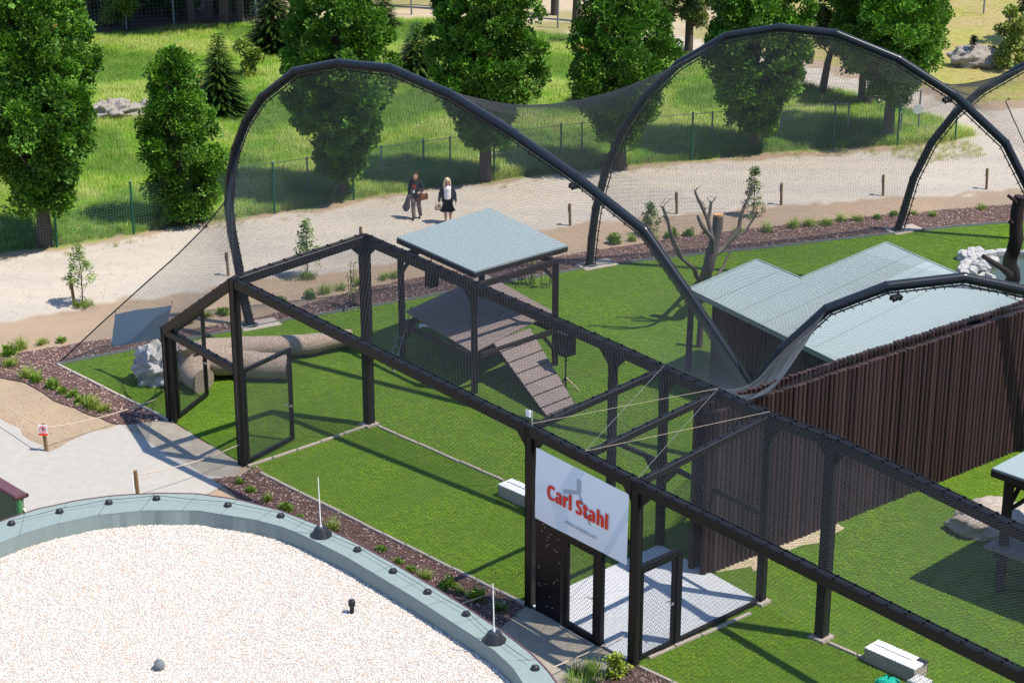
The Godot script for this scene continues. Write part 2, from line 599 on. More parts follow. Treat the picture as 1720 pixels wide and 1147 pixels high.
var DRY_LAWN := PackedVector2Array([Vector2(16.01, -115.64), Vector2(13.48, -96.01), Vector2(16.36, -92.56), Vector2(19.24, -88.90), Vector2(20.34, -86.53), Vector2(22.58, -87.16), Vector2(28.12, -90.02), Vector2(35.43, -115.64)])
var LEFT_SAND := PackedVector2Array([Vector2(-16.84, -54.12), Vector2(-14.72, -53.90), Vector2(-13.55, -53.22), Vector2(-12.07, -51.75), Vector2(-10.69, -51.00), Vector2(-12.10, -49.56), Vector2(-12.43, -49.21), Vector2(-14.16, -51.50), Vector2(-16.59, -53.22)])
var SHADED_FOREST_FLOOR := PackedVector2Array([Vector2(-30.13, -99.15), Vector2(-21.73, -99.97), Vector2(-16.93, -101.63), Vector2(-13.13, -102.78), Vector2(-14.24, -112.15), Vector2(-33.78, -112.15)])
var LAWN := PackedVector2Array([Vector2(-13.42, -55.43), Vector2(-11.58, -53.58), Vector2(-9.45, -51.33), Vector2(-8.33, -49.91), Vector2(-7.02, -48.33), Vector2(-4.45, -45.61), Vector2(-1.98, -43.08), Vector2(0.40, -40.61), Vector2(2.58, -38.03), Vector2(3.72, -36.69), Vector2(6.26, -33.80), Vector2(12.04, -30.01), Vector2(20.41, -51.50), Vector2(22.66, -70.90), Vector2(18.36, -69.32), Vector2(15.67, -68.69), Vector2(13.53, -67.93), Vector2(11.22, -67.19), Vector2(9.04, -66.40), Vector2(5.88, -65.44), Vector2(2.80, -64.37), Vector2(1.38, -63.58), Vector2(-1.17, -62.27), Vector2(-3.43, -60.95), Vector2(-5.08, -60.12), Vector2(-7.05, -59.15), Vector2(-8.26, -58.41), Vector2(-10.94, -56.89)])
var SLAB := PackedVector2Array([Vector2(0.40, -40.61), Vector2(2.58, -38.03), Vector2(5.64, -40.78), Vector2(3.54, -43.61)])

func build_ground() -> void:
	var b := MB.new()
	var nx := 250
	var nz := 285
	var x0 := -40.0
	var x1 := 46.0
	var z0 := -30.0
	var z1 := -128.0
	var tan_dirt := Color(0.41, 0.30, 0.20)
	var pale := Color(0.545, 0.475, 0.385)
	var grey := Color(0.48, 0.43, 0.365)
	var green := Color(0.22, 0.31, 0.06)
	for j in nz + 1:
		var z := lerpf(z0, z1, float(j) / nz)
		for i in nx + 1:
			var x := lerpf(x0, x1, float(i) / nx)
			var q := Vector2(x, z)
			var w := q + 0.45 * Vector2(wobble.get_noise_2d(x * 50, z * 50), wobble.get_noise_2d(x * 50 + 900, z * 50)) + 0.25 * Vector2(wobble.get_noise_2d(x * 190, z * 190), wobble.get_noise_2d(x * 190 + 500, z * 190))
			var tone := wobble.get_noise_2d(x * 18 + 70, z * 30)
			var c := tan_dirt.lerp(Color(0.36, 0.27, 0.19), clampf(0.5 + tone, 0, 1))
			if Geometry2D.is_point_in_polygon(w, MEADOW):
				c = green.lerp(Color(0.29, 0.32, 0.08), clampf(0.5 + 1.2 * tone, 0, 1))
			elif Geometry2D.is_point_in_polygon(w, TRACK):
				var lane := wobble.get_noise_2d(x * 9 + 300, z * 55)   # wheel tracks run along the track
				c = pale.lerp(grey, clampf(0.4 + 1.3 * lane, 0, 1))
			elif Geometry2D.is_point_in_polygon(w, DRY_LAWN):
				c = Color(0.36, 0.34, 0.09).lerp(Color(0.42, 0.33, 0.15), clampf(0.45 + 1.5 * tone, 0, 1))
			elif Geometry2D.is_point_in_polygon(w, LEFT_SAND):
				c = Color(0.46, 0.335, 0.21).lerp(Color(0.38, 0.30, 0.205), clampf(0.5 + tone, 0, 1))
			elif Geometry2D.is_point_in_polygon(w, SHADED_FOREST_FLOOR):
				c = Color(0.07, 0.05, 0.035)  # soil darkened below leaf litter; canopy shade is put into its colour
			elif z < -96.0:
				c = Color(0.50, 0.40, 0.27).lerp(Color(0.30, 0.27, 0.10), clampf(0.5 + 1.6 * tone, 0, 1))
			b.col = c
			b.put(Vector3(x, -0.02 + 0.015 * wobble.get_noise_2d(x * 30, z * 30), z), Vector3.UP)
	for j in nz:
		for i in nx:
			var a := j * (nx + 1) + i
			b.tri(a, a + 1, a + nx + 2); b.tri(a, a + nx + 2, a + nx + 1)
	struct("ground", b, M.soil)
	b = MB.new()
	b.col = Color(0.28, 0.26, 0.11)
	b.flat(PackedVector2Array([Vector2(-400, 60), Vector2(400, 60), Vector2(400, -500), Vector2(-400, -500)]), -0.08)
	struct("terrain", b, M.soil)

	b = MB.new()
	b.flat(wavy(PackedVector2Array([Vector2(-17.06, -53.67), Vector2(-14.10, -51.25), Vector2(-12.96, -49.95), Vector2(-12.35, -49.09), Vector2(-11.73, -50.07), Vector2(-10.69, -51.00), Vector2(-9.44, -51.25), Vector2(-8.33, -49.87), Vector2(-7.03, -48.33), Vector2(-7.10, -47.51), Vector2(-7.96, -46.23), Vector2(-9.07, -44.81), Vector2(-10.82, -40.83), Vector2(-14.43, -41.12)]), 0.2), 0.004)
	struct("concrete_path", b, M.concrete)
	b = MB.new()
	b.flat(wavy(PackedVector2Array([Vector2(-9.67, -51.25), Vector2(-9.44, -51.25), Vector2(-8.33, -49.87), Vector2(-7.03, -48.33), Vector2(-7.10, -47.51), Vector2(-7.92, -47.59), Vector2(-9.66, -49.67), Vector2(-10.66, -50.84)]), 0.12), 0.008)
	struct("path_apron", b, M.old_concrete)
	b = MB.new()
	b.flat(wavy(PackedVector2Array([Vector2(0.32, -40.63), Vector2(2.59, -37.95), Vector2(1.86, -36.80), Vector2(0.12, -36.92), Vector2(-0.78, -38.93), Vector2(0.03, -40.16)]), 0.06), 0.004)
	struct("entry_pavement", b, M.old_concrete)

func build_meadow() -> void:
	var tuft := blade_tuft(10, 0.3, 0.011, 0.45)
	var p := scatter(MEADOW, 125.0, 0.09)
	var xs := []
	var cs := []
	for q in p:
		var t := wobble.get_noise_2d(q.x * 14, q.z * 14)
		var f := wobble.get_noise_2d(q.x * 70 + 400, q.z * 70)
		var tall := 0.28 + 0.14 * t + rng.randf_range(-0.08, 0.16)
		xs.append(upright(q, tall, rng.randf() * TAU, rng.randf_range(-0.2, 0.2), 1.1))
		var c := Color(0.16, 0.335, 0.03).lerp(Color(0.345, 0.475, 0.06), clampf(0.45 + 1.1 * t + 0.6 * f, 0, 1))
		if (f > 0.1 and rng.randf() < 0.3) or (t > 0.14 and rng.randf() < 0.45): c = c.lerp(Color(0.50, 0.48, 0.24), rng.randf_range(0.3, 0.8))
		if t < -0.18: c = c.lerp(Color(0.10, 0.20, 0.03), 0.6)
		cs.append(c * rng.randf_range(0.75, 1.15))
	var g := many("meadow_grass", tuft, xs, cs, self, M.grassy)
	tag(g, "tall uncut meadow grass with pale seed heads behind the fence", "grass", "", "stuff")
	# dry lawn beyond, and a thin fringe of grass along the edges of the track
	p = scatter(DRY_LAWN, 40.0, 0.05)
	xs = []; cs = []
	for q in p:
		xs.append(upright(q, rng.randf_range(0.05, 0.12), rng.randf() * TAU, 0.0, 2.2))
		cs.append(Color(0.34, 0.33, 0.07).lerp(Color(0.46, 0.36, 0.15), clampf(0.5 + 1.4 * wobble.get_noise_2d(q.x * 20, q.z * 20), 0, 1)))
	g = many("dry_grass", tuft, xs, cs, self, M.grassy)
	tag(g, "short yellowed grass on the slope beyond the track", "grass", "", "stuff")
	xs = []; cs = []
	var fringe := PackedVector2Array([Vector2(-19.22, -62.98), Vector2(-16.98, -63.45), Vector2(-15.44, -65.06), Vector2(-13.15, -66.86), Vector2(-10.84, -68.21), Vector2(-8.50, -69.18), Vector2(-5.78, -70.75), Vector2(-3.27, -72.09), Vector2(-0.67, -73.32), Vector2(1.87, -74.42), Vector2(4.37, -75.40), Vector2(7.01, -76.14), Vector2(9.86, -77.07), Vector2(12.78, -77.75), Vector2(15.30, -77.93), Vector2(18.21, -78.80), Vector2(17.30, -81.55), Vector2(13.10, -79.88), Vector2(7.18, -78.10), Vector2(1.91, -76.39), Vector2(-3.35, -74.10), Vector2(-8.71, -71.05), Vector2(-13.43, -68.48), Vector2(-17.66, -66.34), Vector2(-19.85, -65.31)])
	for q in scatter(fringe, 30.0, 0.05):
		if wobble.get_noise_2d(q.x * 60, q.z * 60) + rng.randf_range(-0.3, 0.1) < 0.05: continue
		xs.append(upright(q, rng.randf_range(0.06, 0.22), rng.randf() * TAU, 0.0, 1.6))
		cs.append(Color(0.20, 0.25, 0.05).lerp(Color(0.40, 0.33, 0.16), rng.randf()))
	var east := PackedVector2Array([Vector2(15.36, -78.98), Vector2(17.12, -80.62), Vector2(18.92, -79.88), Vector2(18.97, -77.93), Vector2(16.39, -76.81), Vector2(15.18, -77.93)])
	for q in scatter(east, 50.0):
		xs.append(upright(q, rng.randf_range(0.08, 0.25), rng.randf() * TAU, 0.0, 1.6))
		cs.append(Color(0.22, 0.28, 0.05).lerp(Color(0.36, 0.32, 0.12), rng.randf()))
	g = many("verge_grass", tuft, xs, cs, self, M.grassy)
	tag(g, "patchy dry grass along the far edge of the dirt track", "grass", "", "stuff")
	# loose stones on the track
	var st := MB.new()
	st.ball(Transform3D(Basis.from_scale(Vector3(1, 0.6, 0.8)), Vector3.ZERO), 3, 5)
	xs = []; cs = []
	for q in scatter(TRACK, 26.0, 0.04):
		if rng.randf() < 0.4 or q.z > -58: continue
		xs.append(upright(q, rng.randf_range(0.006, 0.022), rng.randf() * TAU))
		cs.append(Color(0.45, 0.38, 0.31) * rng.randf_range(0.6, 1.3))
	for q in scatter(LEFT_SAND, 60.0, 0.04):
		xs.append(upright(q, rng.randf_range(0.006, 0.02), rng.randf() * TAU))
		cs.append(Color(0.42, 0.32, 0.22) * rng.randf_range(0.6, 1.4))
	g = many("track_stones", st.mesh(), xs, cs, self, M.gravel)
	tag(g, "small loose stones strewn over the pale dirt track and bare soil", "stones", "", "stuff")

func build_lawn() -> void:
	var b := MB.new()
	b.flat(LAWN, 0.006)
	struct("lawn", b, M.lawn_soil)
	b = MB.new()
	b.slab(SLAB, 0.008, 0.05)
	struct("vestibule_floor", b, M.pale_floor)
	b = MB.new()
	b.flat(wavy(PackedVector2Array([Vector2(4.46, -42.29), Vector2(5.63, -42.53), Vector2(5.70, -42.23), Vector2(6.24, -43.20), Vector2(7.40, -43.77), Vector2(8.15, -44.54), Vector2(7.92, -44.94), Vector2(6.14, -43.52)]), 0.12), 0.012)
	struct("sand_strip", b, mat("pale_sand", Color(0.60, 0.47, 0.35), 0.95, "grain", 1.0))
	var tuft := blade_tuft(6, 0.8, 0.06, 0.7)
	var xs := []
	var cs := []
	for q in scatter(LAWN, 430.0, 0.09):
		if Geometry2D.is_point_in_polygon(Vector2(q.x, q.z), SLAB): continue
		var t := wobble.get_noise_2d(q.x * 30, q.z * 30)
		var f := wobble.get_noise_2d(q.x * 160 + 90, q.z * 160)
		xs.append(upright(q, rng.randf_range(0.024, 0.048) * (1.0 + 0.3 * t), rng.randf() * TAU, 0.0, 1.2))
		var c := Color(0.125, 0.29, 0.01).lerp(Color(0.225, 0.39, 0.016), clampf(0.48 + 0.6 * t + 0.7 * f + rng.randf_range(-0.4, 0.4), 0, 1))
		if f > 0.33 and rng.randf() < 0.3: c = c.lerp(Color(0.24, 0.24, 0.06), 0.6)
		cs.append(c * rng.randf_range(0.72, 1.25))
	var g := many("lawn_grass", tuft, xs, cs, self, M.grassy)
	tag(g, "short mown green turf covering the aviary floor", "grass", "", "stuff")
	# lawn edging: a dark steel strip round the outer edge, and pale kerb stones under the frame
	b = MB.new()
	var outer := [Vector3(-13.399, 0.030, -55.352), Vector3(-10.928, 0.030, -56.809), Vector3(-8.250, 0.030, -58.334), Vector3(-7.043, 0.030, -59.070), Vector3(-5.076, 0.030, -60.041), Vector3(-3.425, 0.030, -60.871), Vector3(-1.163, 0.030, -62.185), Vector3(1.382, 0.030, -63.488), Vector3(2.795, 0.030, -64.282), Vector3(5.875, 0.030, -65.346), Vector3(9.030, 0.030, -66.311), Vector3(11.200, 0.030, -67.102), Vector3(13.509, 0.030, -67.841), Vector3(15.652, 0.030, -68.595), Vector3(18.338, 0.030, -69.223), Vector3(21.401, 0.030, -70.293)]
	for k in outer.size() - 1: b.beam(outer[k], outer[k + 1], 0.02, 0.12)
	var e := whole("lawn_edging", b, M.grey_post, "thin grey metal strip edging the far side of the lawn beside the bark bed", "edging")
	kerb_row("stone_kerb", [Vector3(-13.405, 0.020, -55.377), Vector3(-9.433, 0.020, -51.205)], "weathered stone kerb between lawn and bark bed left of the open gate")
	kerb_row("stone_kerb", [Vector3(-6.543, 0.020, -47.765), Vector3(0.296, 0.020, -40.625)], "pale stone kerb along the bark bed below the corridor's front netting")
	kerb_row("stone_kerb", [Vector3(-6.897, 0.020, -48.135), Vector3(-3.968, 0.020, -50.793)], "pale stone kerb under the corridor's end netting beside the open gate leaf")
	kerb_row("stone_kerb", [Vector3(-3.676, 0.020, -50.793), Vector3(-0.214, 0.020, -47.254)], "pale stone kerb under the corridor's far netting, from the corner post to the white block")
	kerb_row("stone_kerb", [Vector3(6.914, 0.020, -38.892), Vector3(8.002, 0.020, -37.820), Vector3(8.731, 0.020, -36.987)], "narrow stone kerb running past the long concrete block at the lower right")
	kerb_row("stone_kerb", [Vector3(2.721, 0.020, -37.870), Vector3(3.386, 0.020, -37.228), Vector3(4.187, 0.020, -36.416)], "pale stone kerb from the vestibule's front post towards the bottom edge")
	kerb_row("stone_kerb", [Vector3(2.947, 0.020, -38.223), Vector3(5.373, 0.020, -40.235)], "pale stone kerb along the outside of the vestibule's side door")

func kerb_row(called: String, line: Array, label: String) -> void:
	var t := thing(called, label, "kerb", line[0], "stone kerbs of the lawn")
	for k in line.size() - 1:
		var d: Vector3 = line[k + 1] - line[k]
		var n := maxi(1, roundi(d.length() / 0.8))
		var s := d.normalized().cross(Vector3.UP)
		for m in n:
			var b := MB.new()
			var j := rng.randf_range(-0.012, 0.012)
			b.beam(line[k] + d * (m + 0.01) / n + s * j, line[k] + d * (m + 0.985) / n + s * (j + rng.randf_range(-0.01, 0.01)), 0.09, 0.07 + rng.randf_range(0, 0.02), Vector3.UP, 0.008)
			part("kerb_stone", b, M.kerb, t)

func build_beds() -> void:
	var far := PackedVector2Array([Vector2(-16.23, -55.81), Vector2(-14.29, -56.59), Vector2(-12.82, -57.34), Vector2(-10.61, -58.15), Vector2(-8.51, -58.94), Vector2(-6.45, -60.67), Vector2(-4.66, -62.27), Vector2(-3.15, -63.21), Vector2(-1.20, -64.18), Vector2(0.81, -65.06), Vector2(2.86, -66.08), Vector2(4.98, -67.06), Vector2(7.14, -68.00), Vector2(10.22, -69.11), Vector2(13.82, -70.17), Vector2(18.89, -71.57), Vector2(21.98, -72.39), Vector2(21.45, -70.46), Vector2(18.38, -69.39), Vector2(13.54, -68.00), Vector2(9.05, -66.47), Vector2(5.89, -65.50), Vector2(2.80, -64.43), Vector2(1.39, -63.64), Vector2(-3.43, -61.01), Vector2(-5.09, -60.18), Vector2(-7.06, -59.20), Vector2(-8.27, -58.47), Vector2(-10.95, -56.94), Vector2(-13.43, -55.48), Vector2(-13.85, -54.58)])
	var left := PackedVector2Array([Vector2(-16.23, -55.81), Vector2(-13.82, -54.49), Vector2(-13.41, -55.38), Vector2(-11.56, -53.49), Vector2(-9.45, -51.21), Vector2(-10.68, -50.92), Vector2(-11.72, -51.67), Vector2(-12.93, -52.70), Vector2(-14.09, -54.12), Vector2(-15.97, -54.77)])
	var front := PackedVector2Array([Vector2(-7.80, -47.44), Vector2(-7.08, -47.59), Vector2(-6.66, -48.25), Vector2(-6.42, -47.73), Vector2(-4.44, -45.48), Vector2(-1.98, -42.96), Vector2(0.30, -40.55), Vector2(0.03, -40.00), Vector2(-0.78, -38.93), Vector2(-2.16, -40.83), Vector2(-4.33, -44.15), Vector2(-6.41, -45.82)])
	var low := PackedVector2Array([Vector2(1.79, -37.26), Vector2(2.33, -38.11), Vector2(2.70, -37.90), Vector2(3.39, -37.26), Vector2(3.96, -36.64), Vector2(1.22, -35.98)])
	var names := ["far", "left", "front", "low"]
	var labels := ["long strip of reddish brown bark chips between the lawn and the dirt track", "bark chips in the planted bed left of the open gate", "bark chips in the narrow bed between curved roof and corridor", "bark chips at the foot of the vestibule's front post"]
	var chip := MB.new()
	chip.box(Transform3D(Basis(), Vector3.ZERO), Vector3(1, 0.18, 0.4))
	var beds := [far, left, front, low]
	for k in 4:
		var b := MB.new()
		b.flat(wavy(beds[k], 0.1), 0.004 + 0.002 * k)
		struct("bark_bed", b, M.mulch)
		var xs := []
		var cs := []
		for q in scatter(beds[k], 190.0, 0.04):
			var s := rng.randf_range(0.025, 0.075)
			xs.append(Transform3D(Basis.from_euler(Vector3(rng.randf_range(-0.6, 0.6), rng.randf() * TAU, rng.randf_range(-0.6, 0.6))) * Basis.from_scale(Vector3(s, s, s)), q + Vector3.UP * rng.randf_range(0.01, 0.04)))
			var c := Color(0.21, 0.11, 0.09).lerp(Color(0.38, 0.26, 0.225), rng.randf())
			if rng.randf() < 0.12: c = Color(0.52, 0.42, 0.36)
			if rng.randf() < 0.25: c *= 0.5
			cs.append(c)
		tag(many("bark_chips", chip.mesh(), xs, cs, self, M.chips), labels[k], "bark mulch", "", "stuff")


# ---------------------------------------------------------------- the round building in front, with its gravel roof
const ROOF_Y := 3.2
const BED_Y := 2.86

func build_roof() -> void:
	var outer := along([Vector3(-11.489, 3.200, -37.295), Vector3(-10.772, 3.200, -38.402), Vector3(-10.147, 3.200, -38.977), Vector3(-9.348, 3.200, -39.418), Vector3(-8.623, 3.200, -39.656), Vector3(-7.716, 3.200, -39.776), Vector3(-6.834, 3.200, -39.746), Vector3(-5.894, 3.200, -39.447), Vector3(-4.941, 3.200, -38.919), Vector3(-3.986, 3.200, -38.148), Vector3(-3.182, 3.200, -37.349), Vector3(-2.399, 3.200, -36.473), Vector3(-1.645, 3.200, -35.580), Vector3(-0.920, 3.200, -34.676), Vector3(-0.225, 3.200, -33.740), Vector3(0.330, 3.200, -32.889), Vector3(0.650, 3.200, -32.220), Vector3(0.953, 3.200, -31.349), Vector3(1.277, 3.200, -29.980)], 121)
	var inner := along([Vector3(-11.236, 3.200, -36.317), Vector3(-10.543, 3.200, -37.430), Vector3(-10.151, 3.200, -37.869), Vector3(-9.653, 3.200, -38.261), Vector3(-8.829, 3.200, -38.717), Vector3(-7.859, 3.200, -38.948), Vector3(-6.718, 3.200, -38.948), Vector3(-5.396, 3.200, -38.488), Vector3(-4.836, 3.200, -38.176), Vector3(-4.389, 3.200, -37.814), Vector3(-3.622, 3.200, -37.053), Vector3(-3.253, 3.200, -36.656), Vector3(-2.731, 3.200, -36.035), Vector3(-1.915, 3.200, -35.062), Vector3(-1.192, 3.200, -34.133), Vector3(-0.670, 3.200, -33.467), Vector3(-0.331, 3.200, -32.999), Vector3(0.022, 3.200, -32.348), Vector3(0.319, 3.200, -31.451), Vector3(0.666, 3.200, -30.075)], 121)
	var t := thing("round_building", "low round building with pale gravel roof and curved grey green parapet", "building", Vector3(-6, 0, -28))
	var wall := MB.new()
	var inside := MB.new()
	var flash := MB.new()
	for k in 120:
		var a := outer[k]
		var b := outer[k + 1]
		wall.quad(Vector3(b.x, -0.1, b.z), Vector3(a.x, -0.1, a.z), a - Vector3.UP * 0.16, b - Vector3.UP * 0.16)
		var d := (b - a).cross(Vector3.UP).normalized() * -0.03
		flash.hexa([a - Vector3.UP * 0.16 + d, b - Vector3.UP * 0.16 + d, b - Vector3.UP * 0.16, a - Vector3.UP * 0.16, a + d + Vector3.UP * 0.012, b + d + Vector3.UP * 0.012, b + Vector3.UP * 0.012, a + Vector3.UP * 0.012])
		var e := inner[k]
		var f := inner[k + 1]
		var bulge := 0.025 * wobble.get_noise_1d(k * 37.0)
		var bulge2 := 0.025 * wobble.get_noise_1d((k + 1) * 37.0)
		var low := Vector3(e.x, BED_Y - 0.05, e.z + 0.03 + bulge)
		var low2 := Vector3(f.x, BED_Y - 0.05, f.z + 0.03 + bulge2)
		inside.quad(low, low2, f - Vector3.UP * 0.03, e - Vector3.UP * 0.03)
	for q in [[outer[120], Vector3(1.2, 3.2, -24)], [Vector3(1.2, 3.2, -24), Vector3(-12, 3.2, -24)], [Vector3(-12, 3.2, -24), outer[0]]]:
		wall.quad2(Vector3(q[0].x, -0.1, q[0].z), Vector3(q[1].x, -0.1, q[1].z), q[1], q[0], Vector3(-6, 1, -30))
	part("wall", wall, M.green_wall, t)
	part("parapet_lining", inside, M.parapet_felt, t)
	part("flashing", flash, M.maroon, t)
	for s in 20:   # the parapet is covered in lengths of felt with open seams
		var b := MB.new()
		for k in range(s * 6, s * 6 + 6):
			var f0 := 0.06 if k == s * 6 else 0.0
			var a0 := outer[k].lerp(outer[k + 1], f0)
			var i0 := inner[k].lerp(inner[k + 1], f0)
			var dn := Vector3.DOWN * 0.03
			b.quad(i0, inner[k + 1], outer[k + 1], a0)
			b.quad(i0 + dn, inner[k + 1] + dn, inner[k + 1], i0)
			if f0 > 0: b.quad(a0 + dn, i0 + dn, i0, a0)
		part("parapet_cap", b, M.parapet_felt, t)
	var poly := PackedVector2Array()
	for q in inner: poly.append(Vector2(q.x, q.z + 0.03))
	poly.append(Vector2(1.2, -24)); poly.append(Vector2(-12, -24))
	var bed := MB.new()
	bed.flat(poly, BED_Y)
	part("gravel_bed", bed, M.gravel_bed, t)
	var under := MB.new()
	for k in 120: under.quad(outer[k] + Vector3.DOWN * 0.1, outer[k + 1] + Vector3.DOWN * 0.1, inner[k + 1] + Vector3.DOWN * 0.1, inner[k] + Vector3.DOWN * 0.1)
	part("parapet_core", under, M.felt, t)
	var st := MB.new()
	st.ball(Transform3D(Basis.from_scale(Vector3(1, 0.65, 0.8)), Vector3.ZERO), 3, 6)
	var xs := []
	var cs := []
	var lo := Vector2(-12, -44)
	for k in 260000:
		var q := Vector2(rng.randf_range(-12, 1.8), rng.randf_range(-43.5, -30))
		if not in_view(Vector3(q.x, BED_Y, q.y), 0.1) or not Geometry2D.is_point_in_polygon(q, poly): continue
		var s := rng.randf_range(0.009, 0.022)
		xs.append(Transform3D(Basis.from_euler(Vector3(rng.randf_range(-0.5, 0.5), rng.randf() * TAU, rng.randf_range(-0.5, 0.5))) * Basis.from_scale(Vector3.ONE * s), Vector3(q.x, BED_Y + s * 0.4, q.y)))
		var c := Color(0.66, 0.615, 0.55).lerp(Color(0.53, 0.465, 0.40), rng.randf())
		var pick := rng.randf()
		if pick < 0.06: c = Color(0.58, 0.36, 0.22)
		elif pick < 0.10: c = Color(0.40, 0.37, 0.36)
		elif pick < 0.24: c = Color(0.70, 0.67, 0.63)
		cs.append(c)
	var g := many("roof_gravel", st.mesh(), xs, cs, t, M.gravel)
	g.position = -t.position
	g.set_meta("kind", "stuff")
	# lightning conductor: small domed holders along the parapet, two weighted rods, and the wire
	var spots := [Vector3(-10.514, 3.200, -38.261), Vector3(-9.622, 3.200, -38.832), Vector3(-8.654, 3.200, -39.270), Vector3(-7.667, 3.200, -39.477), Vector3(-6.086, 3.200, -39.152), Vector3(-4.897, 3.200, -38.630), Vector3(-3.160, 3.200, -37.053), Vector3(-2.379, 3.200, -36.111), Vector3(-1.655, 3.200, -35.234), Vector3(-0.879, 3.200, -34.344), Vector3(0.423, 3.200, -32.305)]
	for k in spots.size():
		var b := MB.new()
		b.lathe(Transform3D(Basis(), spots[k]), [Vector2(0.085, 0), Vector2(0.088, 0.02), Vector2(0.07, 0.065), Vector2(0.035, 0.092), Vector2(0, 0.098)], 14)
		var h := thing("conductor_holder", nth(k) + " from left of the small black domes spaced along the curved parapet", "conductor holder", spots[k], "black domes holding the lightning wire")
		part("dome", b, M.rubber, h)
		b = MB.new()
		b.beam(spots[k] + Vector3(-0.025, 0.105, 0), spots[k] + Vector3(0.025, 0.105, 0), 0.03, 0.025)
		part("clip", b, M.steel, h)
	var cones := [Vector3(-3.964, 3.200, -37.759), Vector3(-0.334, 3.200, -33.355)]
	var line := [spots[0], spots[1], spots[2], spots[3], spots[4], spots[5], cones[0], spots[6], spots[7], spots[8], spots[9], cones[1], spots[10]]
	for k in 2:
		var h := thing("lightning_rod", ["thin white rod in a black conical foot, near the middle of the parapet", "thin white rod in a black conical foot, in front of the black entry panel"][k], "lightning rod", cones[k])
		var b := MB.new()
		b.lathe(Transform3D(Basis(), cones[k]), [Vector2(0.225, 0), Vector2(0.23, 0.025), Vector2(0.205, 0.035), Vector2(0.13, 0.17), Vector2(0.115, 0.185), Vector2(0, 0.188)], 20)
		part("foot", b, M.rubber, h)
		b = MB.new()
		b.tube([cones[k] + Vector3.UP * 0.18, cones[k] + Vector3(-0.02, [1.32, 1.20][k], 0)], [0.013, 0.009], 7)
		part("rod", b, M.white_paint, h)
		b = MB.new()
		b.lathe(Transform3D(Basis(), cones[k] + Vector3.UP * 0.18), [Vector2(0.03, 0), Vector2(0.03, 0.05), Vector2(0, 0.055)], 8)
		part("socket", b, M.steel, h)
	var wire := MB.new()
	var pts := []
	for k in line.size() - 1:
		for m in 8:
			var f := m / 8.0
			pts.append(line[k].lerp(line[k + 1], f) + Vector3.UP * (0.1 - 0.06 * f * (1 - f)))
	wire.tube(pts, [0.0055], 5)
	whole("conductor_wire", wire, M.frame_dark, "dark lightning wire strung from dome to dome along the parapet", "wire")
	var p: Vector3 = Vector3(-3.131, 2.860, -35.037)
	var v := thing("vent_pipe", "short black vent pipe standing in the roof gravel", "vent pipe", p)
	var b := MB.new()
	b.lathe(Transform3D(Basis(), p), [Vector2(0.045, 0), Vector2(0.045, 0.17)], 12)
	part("pipe", b, M.rubber, v)
	b = MB.new()
	b.lathe(Transform3D(Basis(), p), [Vector2(0.05, 0.15), Vector2(0.07, 0.17), Vector2(0.072, 0.27), Vector2(0.05, 0.295), Vector2(0, 0.30)], 12)
	part("cap", b, M.rubber, v)
	p = Vector3(-6.552, 2.860, -32.890)
	v = thing("ball_vent", "round grey louvred vent ball half sunk in the roof gravel", "vent", p)
	for k in 6:
		b = MB.new()
		var y := 0.02 + 0.032 * k
		var r: float = [0.092, 0.106, 0.108, 0.1, 0.078, 0.045][k]
		b.lathe(Transform3D(Basis(), p), [Vector2(r * 0.8, y - 0.004), Vector2(r, y), Vector2(r * 0.97, y + 0.022), Vector2(r * 0.72, y + 0.028), Vector2(0, y + 0.03)], 16)
		part("louvre", b, M.grey_post, v)


# ---------------------------------------------------------------- the framed corridor
var A := Vector3(-9.409, 0.000, -51.251)
var B := Vector3(-7.042, 0.000, -48.292)
var C := Vector3(0.418, 0.000, -40.606)
var D := Vector3(2.602, 0.000, -38.005)
var P := Vector3(-3.912, 0.000, -50.921)
var N := Vector3(2.416, 0.000, -44.873)
var Q := Vector3(3.545, 0.000, -43.611)
var R := Vector3(5.649, 0.000, -40.775)
var E := Vector3(6.794, 0.000, -39.138)
var At := Vector3(-9.409, 2.755, -51.251)
var Bt := Vector3(-7.042, 5.182, -48.292)
var Ct := Vector3(0.418, 4.442, -40.606)
var Dt := Vector3(2.602, 4.346, -38.005)
var Pt := Vector3(-3.912, 5.473, -50.921)
var Nt := Vector3(2.416, 4.720, -44.873)
var Qt := Vector3(3.545, 4.627, -43.611)
var Rt := Vector3(5.649, 4.656, -40.775)
var Et := Vector3(6.794, 4.826, -39.138)
var Ft := Vector3(10.655, 4.116, -28.412)
var Gt := Vector3(11.764, 4.672, -32.295)

func post(t: Node3D, base: Vector3, top: Vector3, w: float) -> void:
	var u := (C - B).normalized()
	var x := Transform3D(Basis(u, Vector3.UP, u.cross(Vector3.UP)), base)
	var b := MB.new()
	b.box(Transform3D(x.basis, base + Vector3.UP * top.y / 2.0), Vector3(w, top.y, w), 0.012)
	var o := part("post", b, M.frame, t)
	if base != P and base != E and base != R: return
	var f := MB.new()
	f.box(Transform3D(x.basis, base + Vector3.UP * 0.03), Vector3(w + 0.2, 0.08, w + 0.2), 0.01)
	part("footing", f, M.kerb, t)

func rail(t: Node3D, a: Vector3, b: Vector3, w: float, h: float, called := "beam") -> void:
	var m := MB.new()
	m.beam(a, b, w, h, Vector3.UP, 0.01)
	part(called, m, M.frame, t)

func lacing(t: Node3D, a: Vector3, b: Vector3, side: Vector3) -> void:   # cable and clips that hold the net on a beam
	var m := MB.new()
	m.tube([a + side, b + side], [0.011], 5)
	var n := int((b - a).length() / 0.42)
	var dir := (b - a).normalized()
	for k in n:
		var p := a.lerp(b, (k + 0.5) / n) + side
		m.beam(p - dir * 0.03, p + dir * 0.03, 0.035, 0.04)
	part("net_lacing", m, M.frame_dark, t).set_meta("kind", "stuff")

